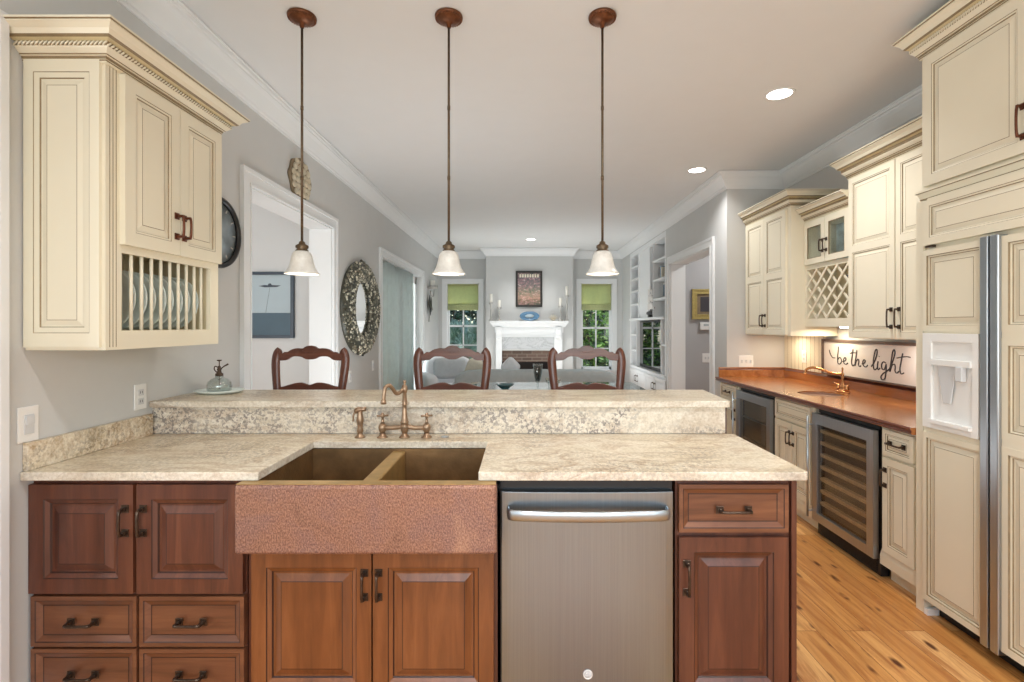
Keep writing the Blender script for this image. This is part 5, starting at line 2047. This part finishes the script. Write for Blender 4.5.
# hall things
t = thing('gilt_picture', 'gilt framed small dark picture on the grey hall wall', 'picture', (2.63, 7.13, 1.515))
b = MB()
W_, H_, q = .42, .43, .07
for (a, c_, y) in ((0, q, -.02), (0, .02, -.03), (q - .015, q, -.026)):
    b.box(-W_ / 2 + a, W_ / 2 - a, y, 0, a, c_).box(-W_ / 2 + a, W_ / 2 - a, y, 0, H_ - c_, H_ - a).box(-W_ / 2 + a, -W_ / 2 + c_, y, 0, c_, H_ - c_).box(W_ / 2 - c_, W_ / 2 - a, y, 0, c_, H_ - c_)
b.build('gilt_frame', M['gold'], t)
MB().box(-W_ / 2 + q, W_ / 2 - q, -.010, -.001, q, H_ - q).box(-.09, .09, -.012, -.01, .11, H_ - .11, 1).build('print', [M['carved_g'], M['ink']], t)
t = thing('thermostat', 'white thermostat under the gilt picture in the hall', 'thermostat', (2.62, 7.13, 1.42))
MB().box(-.09, .09, -.03, 0, -.055, .05).build('thermostat_body', M['white'], t, bevel=.006)
MB().box(-.04, .03, -.032, -.03, .0, .03).build('display', M['sofa'], t)
plate_y('switch_plate', 'wide white switch plate low on the grey hall wall', 'light switch', 2.68, 7.13, .965, .22, .13, 4)

# ================================================================= GARDEN
o = MB().box(-12, 12, YB + .25, 26, -.25, -.15).build('lawn', M['lawn'])
tag(o, 'green lawn outside the windows', 'lawn', kind='stuff')
o['kind'] = 'structure'
M['hedge'] = plain('clipped_hedge', rgb(50, 74, 40), .8, var=.6, vscale=9, bmp=.8, bscale=30)


def bush(label, x, y, rx, ry, h, n_, mats, size=.07, seed=0, z0=-.15):
    rnd_ = random.Random(seed)
    t_ = thing('shrub', label, 'shrub', (x, y, z0), 0, 'garden shrubs outside the windows')
    b_ = MB()
    for k in range(n_):
        d = Vector((rnd_.gauss(0, 1), rnd_.gauss(0, 1), rnd_.gauss(0, 1)))
        d.normalize()
        r = rnd_.uniform(.72, 1.03) * (1 + .18 * noise.noise(d * 3 + Vector((seed, 0, 0))))
        c = Vector((d.x * rx * r, d.y * ry * r, h / 2 + d.z * h / 2 * r))
        a = Vector((rnd_.gauss(0, 1), rnd_.gauss(0, 1), rnd_.gauss(0, .6))).normalized()
        e = a.orthogonal().normalized()
        s = size * rnd_.uniform(.6, 1.3)
        b_.add([c - a * s, c + e * s * .45, c + a * s, c - e * s * .45], [(0, 1, 2, 3)], rnd_.choice((0, 0, 1, 2)))
    b_.build('foliage', mats, t_)
    MB().tube([(0, 0, 0), (.05, 0, h * .3), (0, .05, h * .6)], [.06, .04, .02], 8).build('stem', M['bark'], t_)


lf = [M['leaf'], M['leaf_l'], M['leaf_d']]
bush('bright green leafy shrub outside the right window, left half', 1.6, 12.2, .62, .5, 2.7, 3200, lf, .085, 1)
bush('green leafy shrub outside the right window, right half', 2.75, 13.6, .9, .6, 2.6, 3000, lf, .085, 2)
bush('low dark shrub at the foot of the right window', 1.2, 11.3, .35, .3, 1.0, 1200, [M['leaf_d'], M['leaf'], M['leaf_d']], .06, 5)
bush('dark evergreen shrub behind the right window shrubs', 2.4, 16.2, 2.2, .8, 4.6, 6000, [M['leaf_d'], M['leaf_d'], M['leaf']], .14, 3)
bush('dark evergreen shrub behind the palms', -2.3, 16.6, 2.2, .8, 5.2, 6500, [M['leaf_d'], M['leaf_d'], M['palm']], .14, 4)


def palm(label, x, y, n_, seed):
    rnd_ = random.Random(seed)
    t_ = thing('fan_palm', label, 'palm', (x, y, -.15), 0, 'fan palms outside the left window')
    MB().tube([(0, 0, 0), (.02, 0, .5), (0, 0, 1.0)], [.09, .08, .07], 10).build('trunk', M['bark'], t_)
    b_ = MB()
    for k in range(n_):
        an = rnd_.uniform(0, 2 * PI)
        el = rnd_.uniform(-.2, 1.3)
        d = Vector((math.cos(an) * math.cos(el), math.sin(an) * math.cos(el), math.sin(el)))
        hub = Vector((0, 0, .95)) + d * .45
        b_.tube([(0, 0, .95), tuple(hub)], .008, 4)
        u = d.orthogonal().normalized()
        w2 = d.cross(u)
        rot = rnd_.uniform(0, PI)
        u, w2 = u * math.cos(rot) + w2 * math.sin(rot), w2 * math.cos(rot) - u * math.sin(rot)
        for j in range(13):
            f_ = -1.3 + j * .217
            q_ = (d * math.cos(f_) + u * math.sin(f_)).normalized()
            tip = hub + q_ * rnd_.uniform(.42, .58) + Vector((0, 0, -.06))
            mid = hub + q_ * .25
            b_.add([hub, mid + w2 * .018 + u * .012, tip, mid - w2 * .018 - u * .012], [(0, 1, 2, 3)], 0)
    b_.build('fronds', M['palm'], t_)


palm('grey-green fan palm outside the left window, nearer one', -1.35, 12.1, 34, 11)
palm('grey-green fan palm outside the left window, further one', -1.95, 14.2, 38, 12)
